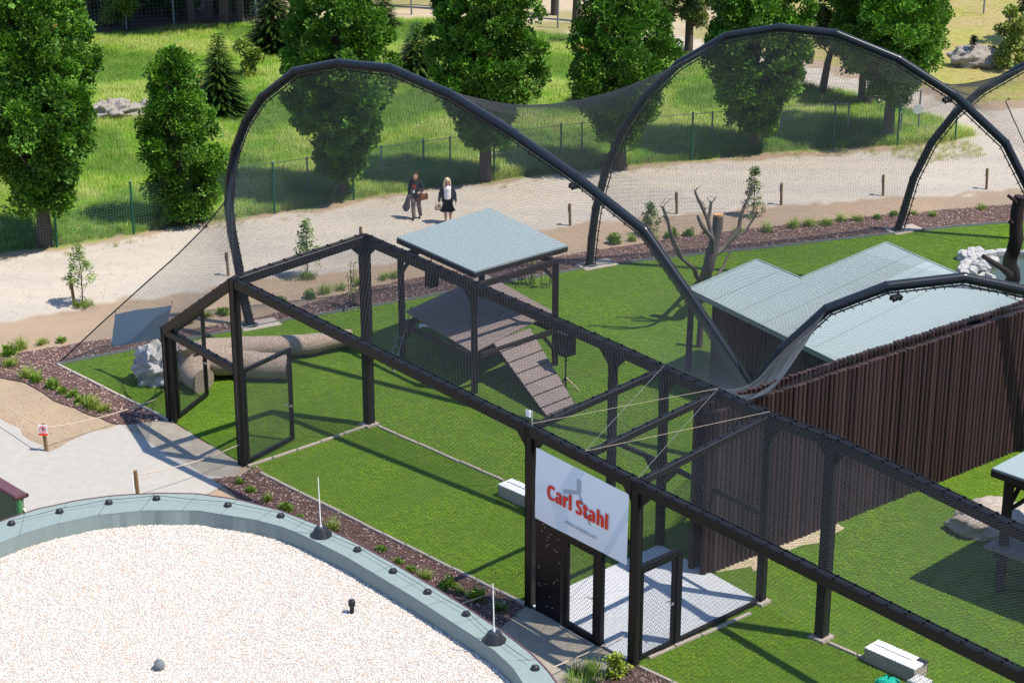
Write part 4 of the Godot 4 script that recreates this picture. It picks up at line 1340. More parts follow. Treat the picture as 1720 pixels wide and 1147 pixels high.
func build_shelters() -> void:
	var up := Vector3.UP
	var a := Vector3(-3.364, 3.620, -56.417)
	var b2 := Vector3(-0.693, 3.620, -59.356)
	var c := Vector3(1.620, 3.400, -56.305)
	var d := Vector3(-1.057, 3.400, -53.955)
	var t := thing("platform_shelter", "raised timber platform under a flat pale green roof, with a boarded ramp", "shelter", Vector3(-1.067, 0.000, -53.225))
	var m := MB.new()
	m.hexa([a - up * 0.05, d - up * 0.05, c - up * 0.05, b2 - up * 0.05, a, d, c, b2])
	part("roof", m, M.felt_top, t)
	m = MB.new()
	for q in [[a, d], [d, c], [c, b2], [b2, a]]: m.beam(q[0] - up * 0.12, q[1] - up * 0.12, 0.05, 0.13)
	part("fascia", m, M.dark_wood, t)
	for k in 6:
		var f := (k + 0.5) / 6.0
		timber(t, "rafter", a.lerp(d, f) - up * 0.14, b2.lerp(c, f) - up * 0.14, 0.07, 0.14)
	var pf := Vector3(-1.067, 0.000, -53.225)
	var pr := Vector3(1.262, 0.000, -55.380)
	var pl := Vector3(-3.251, 0.000, -55.907)
	var pb := pl + pr - pf
	for p in [[pf, d], [pr, c], [pl, a], [pb, b2]]:
		timber(t, "post", p[0], Vector3(p[0].x, p[1].y - 0.2, p[0].z), 0.19, 0.19)
	for p in [[pf, pl], [pr, pf], [pb, pr], [pl, pb]]:
		timber(t, "roof_beam", Vector3(p[0].x, 3.2, p[0].z), Vector3(p[1].x, 3.2, p[1].z), 0.12, 0.18)
		timber(t, "deck_beam", p[0] + up * 1.08, p[1] + up * 1.08, 0.1, 0.16)
		var s: Vector3 = (p[1] - p[0]).normalized()
		timber(t, "brace", p[0] + up * 0.45, p[0] + up * 1.05 + s * 0.5, 0.1, 0.1)
		timber(t, "brace", Vector3(p[0].x, 2.65, p[0].z), Vector3(p[0].x, 3.15, p[0].z) + s * 0.5, 0.1, 0.1)
	var dl := Vector3(-3.178, 1.220, -56.685)
	var df := Vector3(-1.093, 1.220, -53.266)
	var dr := Vector3(1.242, 1.220, -56.634)
	var db := dl + dr - df
	for k in 20:
		m = MB.new()
		var f0 := k / 20.0 + 0.003
		var f1 := (k + 1) / 20.0 - 0.003
		var p := [dl.lerp(df, f0), dl.lerp(df, f1), db.lerp(dr, f1), db.lerp(dr, f0)]
		var z := up * 0.045
		m.hexa([p[0] - z, p[1] - z, p[2] - z, p[3] - z, p[0], p[1], p[2], p[3]])
		part("deck_board", m, M.deck, t)
	# ramp of six ribbed boards
	var r0 := Vector3(-0.546, 1.200, -54.162)
	var r1 := Vector3(0.521, 1.200, -55.276)
	var r2 := Vector3(1.766, 0.060, -52.251)
	var r3 := Vector3(0.953, 0.060, -51.445)
	for k in 7:
		m = MB.new()
		var f0 := k / 6.6
		var f1 := minf((k + 1) / 6.6 - 0.006, 1.0)
		var p := [r0.lerp(r3, f0), r0.lerp(r3, f1), r1.lerp(r2, f1), r1.lerp(r2, f0)]
		m.hexa([p[0] - up * 0.04, p[1] - up * 0.04, p[2] - up * 0.04, p[3] - up * 0.04, p[0], p[1], p[2], p[3]])
		part("ramp_board", m, M.deck, t)
		timber(t, "ramp_batten", p[1] + up * 0.012, p[2] + up * 0.012, 0.03, 0.02)
	for q in [[r0, r3], [r1, r2]]: timber(t, "ramp_stringer", q[0] - up * 0.1, q[1] - up * 0.05, 0.06, 0.1)
	# things on and round the platform
	var bx := Vector3(-2.404, 2.093, -57.200)
	var n := thing("hanging_box", "dark box hanging under the left side of the platform's roof", "feeder box", bx)
	m = MB.new()
	m.box(Transform3D(Basis(Vector3.UP, 0.75), bx), Vector3(0.32, 0.58, 0.3), 0.02)
	part("case", m, M.frame_dark, n)
	m = MB.new()
	m.tube([bx + up * 0.28, bx + up * 0.75], [0.015], 5)
	part("hanger", m, M.frame_dark, n)
	var fb := Vector3(1.533, 0.000, -53.581)
	n = thing("feeder_stand", "dark cube shaped box on a thin metal pole right of the ramp", "feeder box", fb)
	m = MB.new()
	m.box(Transform3D(Basis(Vector3.UP, 0.75), fb + up * 1.35), Vector3(0.42, 0.66, 0.42), 0.02)
	part("case", m, M.frame_dark, n)
	m = MB.new()
	m.box(Transform3D(Basis(Vector3.UP, 0.75), fb + up * 1.71), Vector3(0.48, 0.05, 0.48), 0.01)
	part("lid", m, M.frame, n)
	m = MB.new()
	m.tube([fb, fb + up * 1.02], [0.025], 7)
	part("pole", m, M.frame_dark, n)
	for k in 3:
		m = MB.new()
		var o := Vector3(cos(k * TAU / 3 + 0.4), 0, sin(k * TAU / 3 + 0.4)) * 0.42
		m.tube([fb + up * 0.35, fb + o], [0.016], 6)
		part("leg", m, M.rope if k == 0 else M.frame_dark, n)
	var l0 := Vector3(-3.551, 0.000, -54.956)
	var l1 := dl.lerp(df, 0.05) + up * 0.25
	n = thing("ladder", "thin metal ladder leaning on the platform's left corner", "ladder", l0)
	var ls := (df - dl).normalized() * 0.17
	for s in [-1.0, 1.0]:
		m = MB.new()
		m.tube([l0 + ls * s, l1 + ls * s], [0.018], 6)
		part("rail", m, M.grey_post, n)
	for k in 7:
		m = MB.new()
		m.tube([l0.lerp(l1, (k + 0.6) / 7.2) - ls, l0.lerp(l1, (k + 0.6) / 7.2) + ls], [0.013], 6)
		part("rung", m, M.grey_post, n)
	# flowers in the grass behind the ladder
	var fl := MB.new()
	for k in 3: fl.ball(Transform3D(Basis.from_scale(Vector3(0.10, 0.07, 0.10)), Vector3(-2.782, 0.000, -58.206) + Vector3(k * 0.09, 0.16, 0.04 * (k % 2))), 4, 7)
	var fn := thing("white_flowers", "small clump of white flowers in the lawn below the platform", "flowers", Vector3(-2.777, 0.000, -58.102))
	part("petals", fl, M.white_paint, fn)
	many("foliage", leaf_clump(8, 0.13, 0.10), [upright(Vector3(0, 0.08, 0), 1.3, 0.0), upright(Vector3(0.2, 0.06, 0.1), 1.2, 1.0), upright(Vector3(-0.2, 0.06, 0.1), 1.2, 2.0)], [Color(0.10, 0.2, 0.03), Color(0.12, 0.22, 0.03), Color(0.10, 0.18, 0.03)], fn, M.leafy)
	# second platform at the right edge
	var u := Vector3(0.70, 0, 0.714)
	var v := Vector3(0.714, 0, -0.70)
	var k0 := Vector3(10.807, 3.050, -41.436)
	var s2 := thing("platform_shelter", "timber platform shelter cut by the right edge, beside the flat boulder", "shelter", Vector3(10.984, 0.000, -41.002))
	m = MB.new()
	var rc := [k0, k0 + u * 4.0, k0 + u * 4.0 + v * 3.8, k0 + v * 3.8]
	m.hexa([rc[0] - up * 0.05, rc[1] - up * 0.05, rc[2] - up * 0.05, rc[3] - up * 0.05, rc[0], rc[1], rc[2], rc[3]])
	part("roof", m, M.felt_top, s2)
	m = MB.new()
	for k in 4: m.beam(rc[k] - up * 0.13, rc[(k + 1) % 4] - up * 0.13, 0.06, 0.15)
	part("fascia", m, M.dark_wood, s2)
	var pb0 := Vector3(k0.x, 0, k0.z) + u * 0.32 + v * 0.25
	var pp := [pb0, pb0 + u * 3.3, pb0 + u * 3.3 + v * 3.2, pb0 + v * 3.2]
	for k in 4:
		timber(s2, "post", pp[k], pp[k] + up * 2.9, 0.2, 0.2)
		timber(s2, "roof_beam", pp[k] + up * 2.75, pp[(k + 1) % 4] + up * 2.75, 0.12, 0.18)
		timber(s2, "brace", pp[k] + up * 2.0, pp[k] + up * 2.6 + (pp[(k + 1) % 4] - pp[k]).normalized() * 0.6, 0.1, 0.1)
		timber(s2, "brace", pp[k] + up * 2.0, pp[k] + up * 2.6 + (pp[(k + 3) % 4] - pp[k]).normalized() * 0.6, 0.1, 0.1)
	for k in 16:
		m = MB.new()
		var o := Vector3(pb0.x, 1.15, pb0.z) - u * 0.3 - v * 0.35
		var p := [o + u * (k * 0.245), o + u * (k * 0.245 + 0.23), o + u * (k * 0.245 + 0.23) + v * 3.9, o + u * (k * 0.245) + v * 3.9]
		m.hexa([p[0] - up * 0.05, p[1] - up * 0.05, p[2] - up * 0.05, p[3] - up * 0.05, p[0], p[1], p[2], p[3]])
		part("deck_board", m, M.deck, s2)
	timber(s2, "deck_beam", Vector3(pb0.x, 1.02, pb0.z) - u * 0.3, Vector3(pb0.x, 1.02, pb0.z) + u * 3.6, 0.1, 0.16)
	timber(s2, "deck_beam", Vector3(pb0.x, 1.02, pb0.z) - v * 0.35, Vector3(pb0.x, 1.02, pb0.z) + v * 3.5, 0.1, 0.16)


# ---------------------------------------------------------------- fences
func mesh_bay(b: MB, p: Vector3, q: Vector3, tall: float, gap: float, r: float) -> void:
	var n := int(tall / gap)
	for k in n + 1:
		b.wire(PackedVector3Array([p + Vector3.UP * (0.05 + k * gap), q + Vector3.UP * (0.05 + k * gap)]), r)
	var l := (q - p).length()
	for k in int(l / gap):
		var x := p.lerp(q, k * gap / l)
		b.wire(PackedVector3Array([x + Vector3.UP * 0.05, x + Vector3.UP * (0.05 + n * gap)]), r)

func build_fences() -> void:
	var feet := [Vector3(-18.753, 0.000, -64.993), Vector3(-15.722, 0.000, -66.402), Vector3(-13.326, 0.000, -67.866), Vector3(-10.986, 0.000, -69.247), Vector3(-8.629, 0.000, -70.317), Vector3(-5.877, 0.000, -72.015), Vector3(-3.326, 0.000, -73.396), Vector3(-0.684, 0.000, -74.584), Vector3(1.893, 0.000, -75.642), Vector3(4.439, 0.000, -76.642), Vector3(7.112, 0.000, -77.322), Vector3(10.011, 0.000, -78.363), Vector3(12.976, 0.000, -79.071), Vector3(15.652, 0.000, -79.520), Vector3(18.143, 0.000, -80.247)]
	var t := thing("mesh_fence", "green welded mesh fence on green posts between meadow and dirt track", "fence", feet[1])
	for k in feet.size():
		var b := MB.new()
		b.tube([feet[k], feet[k] + Vector3.UP * 1.92], [0.038], 8)
		part("post", b, M.green_post, t)
		b = MB.new()
		b.lathe(Transform3D(Basis(), feet[k] + Vector3.UP * 1.92), [Vector2(0.045, 0), Vector2(0.045, 0.03), Vector2(0, 0.05)], 8)
		part("post_cap", b, M.grey_post, t)
		if k < feet.size() - 1:
			b = MB.new()
			mesh_bay(b, feet[k], feet[k + 1], 1.72, 0.1, 0.0017)
			part("mesh_panel", b, M.green_wire, t)
	for q in [[feet[14], feet[13]], [feet[5], feet[4]]]:
		var b := MB.new()
		var d: Vector3 = (q[1] - q[0]).normalized()
		b.tube([q[0] + Vector3.UP * 1.6, q[0] + d * 1.1], [0.025], 7)
		part("strut", b, M.green_post, t)
	# lower wire fence just behind it
	t = thing("wire_fence", "low grey post and wire fence inside the meadow, behind the green mesh fence", "fence", feet[4])
	var prev := Vector3.ZERO
	for k in range(3, 13):
		var p: Vector3 = feet[k].lerp(feet[k + 1], 0.35) + Vector3(0.0, 0, -2.1)
		var b := MB.new()
		b.tube([p, p + Vector3.UP * 1.35], [0.035], 7)
		part("post", b, M.grey_post, t)
		if k > 3:
			b = MB.new()
			for y in [0.45, 0.8, 1.1]: b.wire(PackedVector3Array([prev + Vector3.UP * y, p + Vector3.UP * y]), 0.005)
			b.tube([prev + Vector3.UP * 1.3, p + Vector3.UP * 1.3], [0.014], 5)
			part("wires", b, M.steel, t)
		prev = p
	var ends := [Vector3(-24.045, 0.000, -98.347), Vector3(-21.589, 0.000, -99.556), Vector3(-19.561, 0.000, -101.493), Vector3(-17.235, 0.000, -102.059), Vector3(-14.792, 0.000, -102.631), Vector3(-13.166, 0.000, -103.064)]
	t = thing("wire_fence", "tall grey wire fence along the top of the meadow below the dark trees", "fence", ends[1])
	for k in ends.size():
		var b := MB.new()
		b.tube([ends[k], ends[k] + Vector3.UP * 2.1], [0.045], 7)
		part("post", b, M.grey_post, t)
		if k < ends.size() - 1:
			b = MB.new()
			mesh_bay(b, ends[k], ends[k + 1], 1.9, 0.2, 0.005)
			part("mesh_panel", b, M.grey_post, t)
	for q in [[Vector3(-5.270, 0.000, -105.130), "thin grey fence post in front of the orange timber frame"], [Vector3(3.756, 0.000, -102.775), "dark propped fence post beside the tree trunks at the top"], [Vector3(24.796, 0.000, -105.432), "lone grey post on the yellowed slope at the upper right"], [Vector3(2.333, 0.000, -101.917), "thin fence post at the meadow's top edge between two maples"], [Vector3(7.551, 0.000, -96.518), "slim dark post under the hanging birch twigs"]]:
		var b := MB.new()
		b.tube([q[0], q[0] + Vector3(0, 2.0, 0)], [0.05], 7)
		whole("fence_post", b, M.grey_post, q[1], "post")


# ---------------------------------------------------------------- trees
var clumps := []

func maple(label: String, base: Vector3, tall: float, low: float, wide: float, seed_: int, tone := 1.0, foot := 0.2, peak := 2.0, group := "maples along the fence") -> void:
	var g := RandomNumberGenerator.new()
	g.seed = seed_
	var t := thing("maple_tree", label, "tree", base, group)
	var b := MB.new()
	var tr := 0.10 + 0.012 * tall
	b.tube([Vector3(0, -0.1, 0), Vector3(0.02, low * 0.6 + 0.4, 0.01), Vector3(-0.05, tall * 0.45, 0.04), Vector3(0.03, tall * 0.72, 0), Vector3(0, tall * 0.92, 0)], [tr * 1.25, tr, tr * 0.75, tr * 0.4, 0.03], 9)
	for k in 9:
		var y := lerpf(low + 0.2, tall * 0.75, k / 9.0)
		var a := g.randf() * TAU
		var d := Vector3(cos(a), 0, sin(a))
		b.tube([Vector3(0, y, 0), d * wide * 0.35 + Vector3(0, y + 0.5, 0), d * wide * 0.65 + Vector3(0, y + 1.1, 0)], [tr * 0.45, tr * 0.3, 0.025], 6)
	local_part("trunk", b, M.bark, t)
	var xs := []
	var cs := []
	var lobes := int(clampf(6.5 * tall, 24, 80))
	for k in lobes:
		var f := (k + g.randf()) / lobes
		var y := lerpf(low + 0.15, tall - 0.25, f)
		# narrow foot, widest below the middle, drawn to a point
		var env := wide * (lerpf(foot, 1.0, smoothstep(0.0, 1.0, f / 0.36)) if f < 0.36 else sqrt(1.0 - 0.95 * pow((f - 0.36) / 0.64, peak)))
		var a := k * 2.39996 + g.randf() * 0.9
		var lr := clampf(wide * g.randf_range(0.26, 0.44), 0.34, 1.0) * (1.0 - 0.4 * f)
		var off := maxf(env - lr * 0.8, 0.0) * g.randf_range(0.7, 1.22)
		var o := Vector3(cos(a) * off, y, sin(a) * off)
		var outward := Vector3(cos(a), 0.25, sin(a))
		var lobe_tone := g.randf_range(0.7, 1.2)
		for m in int(4 + 19.0 * lr * lr):   # every bough ends in several domed sprays of leaves
			var d := (Vector3(g.randfn(), g.randfn(), g.randfn()).normalized() + outward * 0.55).normalized()
			var so := o + d * Vector3(lr, lr * 1.2, lr) * g.randf_range(0.75, 1.1)
			if so.y < low * 0.8 + 0.1: continue
			var sr := g.randf_range(0.17, 0.33)
			var tone_ := tone * lobe_tone * g.randf_range(0.7, 1.2)
			for w in 14:
				var d2 := (Vector3(g.randfn(), g.randfn(), g.randfn()).normalized() + d * 0.6 + Vector3.UP * 0.55).normalized()
				var p := so + d2 * Vector3(sr * 1.15, sr * 0.8, sr * 1.15)
				var face := Basis.looking_at(-d2 if absf(d2.y) < 0.98 else Vector3(0.1, -1, 0.1).normalized(), Vector3(g.randfn(), 1.2, g.randfn()).normalized())
				xs.append(Transform3D(face * Basis(Vector3.RIGHT, g.randf_range(-0.7, 0.3)) * Basis(Vector3.FORWARD, g.randf() * TAU) * Basis.from_scale(Vector3.ONE * g.randf_range(0.7, 1.2)), p))
				var c := Color(0.034, 0.11, 0.010).lerp(Color(0.13, 0.275, 0.022), g.randf())
				if d.y > 0.4 and w == 0 and g.randf() < 0.05: c = Color(0.30, 0.17, 0.04)
				cs.append(c * tone_)
	many("crown", clumps[seed_ % 3], xs, cs, t, M.leafy)

func spray_mesh() -> ArrayMesh:   # a flat conifer twig with side shoots
	var b := MB.new()
	for k in 9:
		var z := k / 9.0
		for s in [-1.0, 1.0]:
			var o := Vector3(0, -0.12 * z * z, -z)
			var tip := o + Vector3(s * (0.42 - 0.28 * z), 0.03 - 0.05 * z, -0.22)
			var w := Vector3(0, 0, 0.06)
			var nn := Vector3(s * 0.2, 1, 0.1).normalized()
			var i := b.put(o - w, nn); b.put(o + w, nn); b.put(tip, nn)
			b.tri(i, i + 1, i + 2)
	return b.mesh()

func conifer(label: String, base: Vector3, tall: float, wide: float, seed_: int) -> void:
	var g := RandomNumberGenerator.new()
	g.seed = seed_
	var t := thing("conifer", label, "tree", base, "young conifers in the meadow")
	var b := MB.new()
	b.tube([Vector3(0, -0.1, 0), Vector3(0, tall * 0.96, 0)], [0.05 + 0.012 * tall, 0.01], 7)
	local_part("trunk", b, M.bark, t)
	var xs := []
	var cs := []
	var layers := int(tall * 8)
	for k in layers:
		var f := float(k) / layers
		var r := (wide * pow(1.0 - f, 0.8) + 0.1) * g.randf_range(0.8, 1.18)
		var n := int(7 + 12 * (1.0 - f))
		for m in n:
			var a := TAU * (m + g.randf()) / n
			for step in [0.25, 0.6, 0.85]:
				if step > 0.3 and r * step < 0.12: continue
				var p := Vector3(cos(a) * r * step * 0.8, tall * (0.05 + 0.95 * f) - r * step * 0.25, sin(a) * r * step * 0.8)
				xs.append(Transform3D(Basis(Vector3.UP, -a - PI / 2 + g.randf_range(-0.3, 0.3)) * Basis(Vector3.RIGHT, g.randf_range(-0.35, 0.15)) * Basis.from_scale(Vector3.ONE * maxf(r * 0.6, 0.24)), p))
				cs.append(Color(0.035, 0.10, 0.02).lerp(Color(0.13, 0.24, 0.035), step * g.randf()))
	many("needles", clumps[-1], xs, cs, t, M.leafy)

func loose_tree(called: String, label: String, base: Vector3, tall: float, low: float, wide: float, seed_: int, c0: Color, c1: Color, lobes: int, group := "", lean := 0.0) -> void:
	var g := RandomNumberGenerator.new()
	g.seed = seed_
	var t := thing(called, label, "tree", base, group)
	var b := MB.new()
	var tr := 0.09 + 0.012 * tall
	b.tube([Vector3(0, -0.1, 0), Vector3(lean * 0.3, tall * 0.3, 0), Vector3(lean * 0.8, tall * 0.6, 0.1), Vector3(lean, tall * 0.95, 0)], [tr * 1.2, tr, tr * 0.7, 0.03], 8)
	var xs := []
	var cs := []
	for k in lobes:
		var y := lerpf(low, tall, (k + g.randf()) / lobes)
		var a := g.randf() * TAU
		var off := wide * sqrt(g.randf()) * 0.9
		var o := Vector3(cos(a) * off + lean * y / tall, y, sin(a) * off)
		if k % 3 == 0: b.tube([Vector3(lean * y / tall * 0.8, y * 0.8, 0), o], [0.05, 0.015], 5)
		var lr := wide * g.randf_range(0.16, 0.34)
		for m in int(70 * lr / 0.5):
			var d := Vector3(g.randfn(), g.randfn(), g.randfn()).normalized()
			var p := o + d * lr * g.randf_range(0.4, 1.1)
			xs.append(Transform3D(Basis.from_euler(Vector3(g.randf_range(-1, 1), g.randf() * TAU, g.randf_range(-1, 1))) * Basis.from_scale(Vector3.ONE * g.randf_range(0.7, 1.2)), p))
			cs.append(c0.lerp(c1, g.randf()))
	local_part("trunk", b, M.bark, t)
	many("crown", clumps[0], xs, cs, t, M.leafy)

func build_trees() -> void:
	for k in 3: clumps.append(leaf_clump(12, 0.12, 0.165))
	clumps.append(spray_mesh())
	maple("largest dark green maple, filling the left edge behind the fence", Vector3(-16.175, 0.000, -66.598), 10.9, 1.6, 2.15, 1)
	maple("slim shorter maple with foliage to the ground, left of the nearest arch", Vector3(-11.808, 0.000, -69.318), 6.15, 0.25, 1.12, 2, 1.05, 0.7, 1.1)
	maple("maple seen half through the net inside the nearest arch", Vector3(-6.326, 0.000, -72.394), 9.6, 0.9, 1.85, 3)
	maple("maple rising behind the two walking women", Vector3(-1.026, 0.000, -74.584), 9.6, 1.7, 1.8, 4)
	maple("maple at the centre top behind the saddle of the roof net", Vector3(4.181, 0.000, -76.139), 7.9, 1.2, 1.7, 5)
	maple("maple inside the top of the second arch", Vector3(9.703, 0.000, -78.804), 8.9, 1.1, 1.85, 7)
	maple("broad lighter maple at the upper right, overhanging the second arch", Vector3(15.455, 0.000, -80.615), 9.3, 1.9, 2.15, 8, 1.25)
	conifer("young spruce beside the slim maple, left of the nearest arch", Vector3(-12.410, 0.000, -84.171), 3.7, 1.15, 21)
	conifer("dark young spruce at the meadow's top edge behind the first arch", Vector3(-11.415, 0.000, -96.007), 4.0, 1.35, 22)
	conifer("small bright spruce standing free between two maples", Vector3(-4.333, 0.000, -90.813), 2.75, 1.2, 23)
	conifer("thin pale spruce below the orange timber frame", Vector3(-6.559, 0.000, -101.634), 2.2, 0.9, 24)
	conifer("small dark spruce half hidden at the foot of the centre maple", Vector3(3.238, 0.000, -85.902), 1.6, 0.9, 25)
	var olive := Color(0.045, 0.075, 0.015)
	var olive2 := Color(0.13, 0.16, 0.035)
	loose_tree("birch_tree", "birch with hanging twigs right of the centre maple", Vector3(8.497, 0.000, -95.754), 7.5, 1.6, 1.9, 31, olive, olive2, 34, "birches beyond the meadow")
	loose_tree("birch_tree", "dark slender birch next to the centre maple's top", Vector3(7.165, 0.000, -96.776), 7.5, 2.0, 1.5, 32, olive, olive2, 26, "birches beyond the meadow")
	loose_tree("birch_tree", "leaning birch seen through the second arch, left of its pair", Vector3(13.712, 0.000, -87.592), 5.2, 2.2, 1.5, 33, olive, olive2, 28, "birches beyond the meadow", 0.7)
	loose_tree("birch_tree", "upright birch of the pair seen through the second arch", Vector3(15.207, 0.000, -85.902), 5.2, 1.6, 1.35, 34, olive, olive2, 26, "birches beyond the meadow")
	loose_tree("birch_tree", "right birch of the pair, bent towards the broad lighter maple", Vector3(15.432, 0.000, -85.695), 5.0, 2.3, 1.3, 35, olive, olive2, 22, "birches beyond the meadow", 0.9)
	loose_tree("small_tree", "light green young tree beside the boulder at the upper right", Vector3(23.184, 0.000, -93.283), 2.6, 0.3, 1.15, 36, Color(0.12, 0.17, 0.03), Color(0.26, 0.30, 0.06), 16)
	loose_tree("small_tree", "dark tree cut by the right edge at the top", Vector3(26.156, 0.000, -98.347), 4.5, 1.0, 1.2, 37, Color(0.03, 0.06, 0.015), Color(0.08, 0.12, 0.03), 20)
	loose_tree("small_tree", "bright leafy bush among the dark trunks at the upper left", Vector3(-19.900, 0.000, -102.202), 2.4, 0.2, 1.3, 38, Color(0.07, 0.14, 0.02), Color(0.16, 0.24, 0.03), 18)
	loose_tree("small_tree", "thin yellow green young tree in the meadow near the first arch", Vector3(-11.924, 0.000, -91.158), 1.6, 0.2, 0.6, 39, Color(0.14, 0.19, 0.03), Color(0.24, 0.30, 0.05), 10)
	var under := PackedVector2Array([Vector2(-24.70, -105.43), Vector2(-23.07, -106.35), Vector2(-21.08, -105.43), Vector2(-19.42, -106.35), Vector2(-17.45, -105.43), Vector2(-15.76, -106.35), Vector2(-13.82, -105.43)])
	for k in 7:
		loose_tree("undergrowth_bush", nth(k) + " from left of the dark bushes under the wood at the upper left", ring(under[k]), 1.6 + 0.4 * (k % 3), 0.1, 1.25, 80 + k, Color(0.022, 0.05, 0.012), Color(0.07, 0.11, 0.02), 12, "dark bushes under the wood")
	# old trees of the wood: only trunks reach into the picture, their crowns shade the ground
	var trunks := [Vector3(-21.862, 0.000, -103.064), Vector3(-21.163, 0.000, -104.236), Vector3(-16.388, 0.000, -102.488), Vector3(-15.656, 0.000, -103.355), Vector3(-14.762, 0.000, -102.631), Vector3(-14.011, 0.000, -103.210), Vector3(-19.176, 0.000, -106.039), Vector3(-24.431, 0.000, -102.775), Vector3(2.245, 0.000, -105.130), Vector3(3.324, 0.000, -103.647), Vector3(-3.951, 0.000, -106.654), Vector3(-13.168, 0.000, -105.735)]
	var words := ["left trunk with sunlit bark", "dark trunk behind the first fence posts", "thick dark trunk left of the trunk group", "second trunk of the dark group", "third trunk of the dark group", "last trunk of the dark group nearest the spruce", "far trunk behind the leafy bush", "trunk behind the largest maple", "left of two bare trunks at the top centre", "right of two bare trunks at the top centre", "trunk beside the orange timber frame", "trunk behind the dark young spruce"]
	for k in trunks.size():
		var t := thing("forest_tree", words[k] + " in the wood along the top edge", "tree", trunks[k], "old trees of the wood")
		var b := MB.new()
		var h := 9.0 + rng.randf() * 2.0
		var r := rng.randf_range(0.17, 0.26)
		b.tube([Vector3(0, -0.1, 0), Vector3(rng.randf_range(-0.2, 0.2), h * 0.5, 0), Vector3(rng.randf_range(-0.4, 0.4), h, 0)], [r * 1.2, r, r * 0.6], 9)
		local_part("trunk", b, M.bark, t)
		if k < 8 or k == 11:
			var xs := []
			var cs := []
			for m in 900:
				var a := rng.randf() * TAU
				var p := Vector3(cos(a), 0, sin(a)) * sqrt(rng.randf()) * 4.4 + Vector3(0, h + rng.randf_range(-2.5, 2.5), 0)
				xs.append(Transform3D(Basis.from_euler(Vector3(rng.randf_range(-1, 1), rng.randf() * TAU, 0)) * Basis.from_scale(Vector3.ONE * rng.randf_range(2.2, 3.4)), p))
				cs.append(Color(0.03, 0.06, 0.015) * rng.randf_range(0.7, 1.4))
			many("crown", clumps[1], xs, cs, t, M.leafy)


# ---------------------------------------------------------------- saplings, shrubs
var shrub_meshes := []

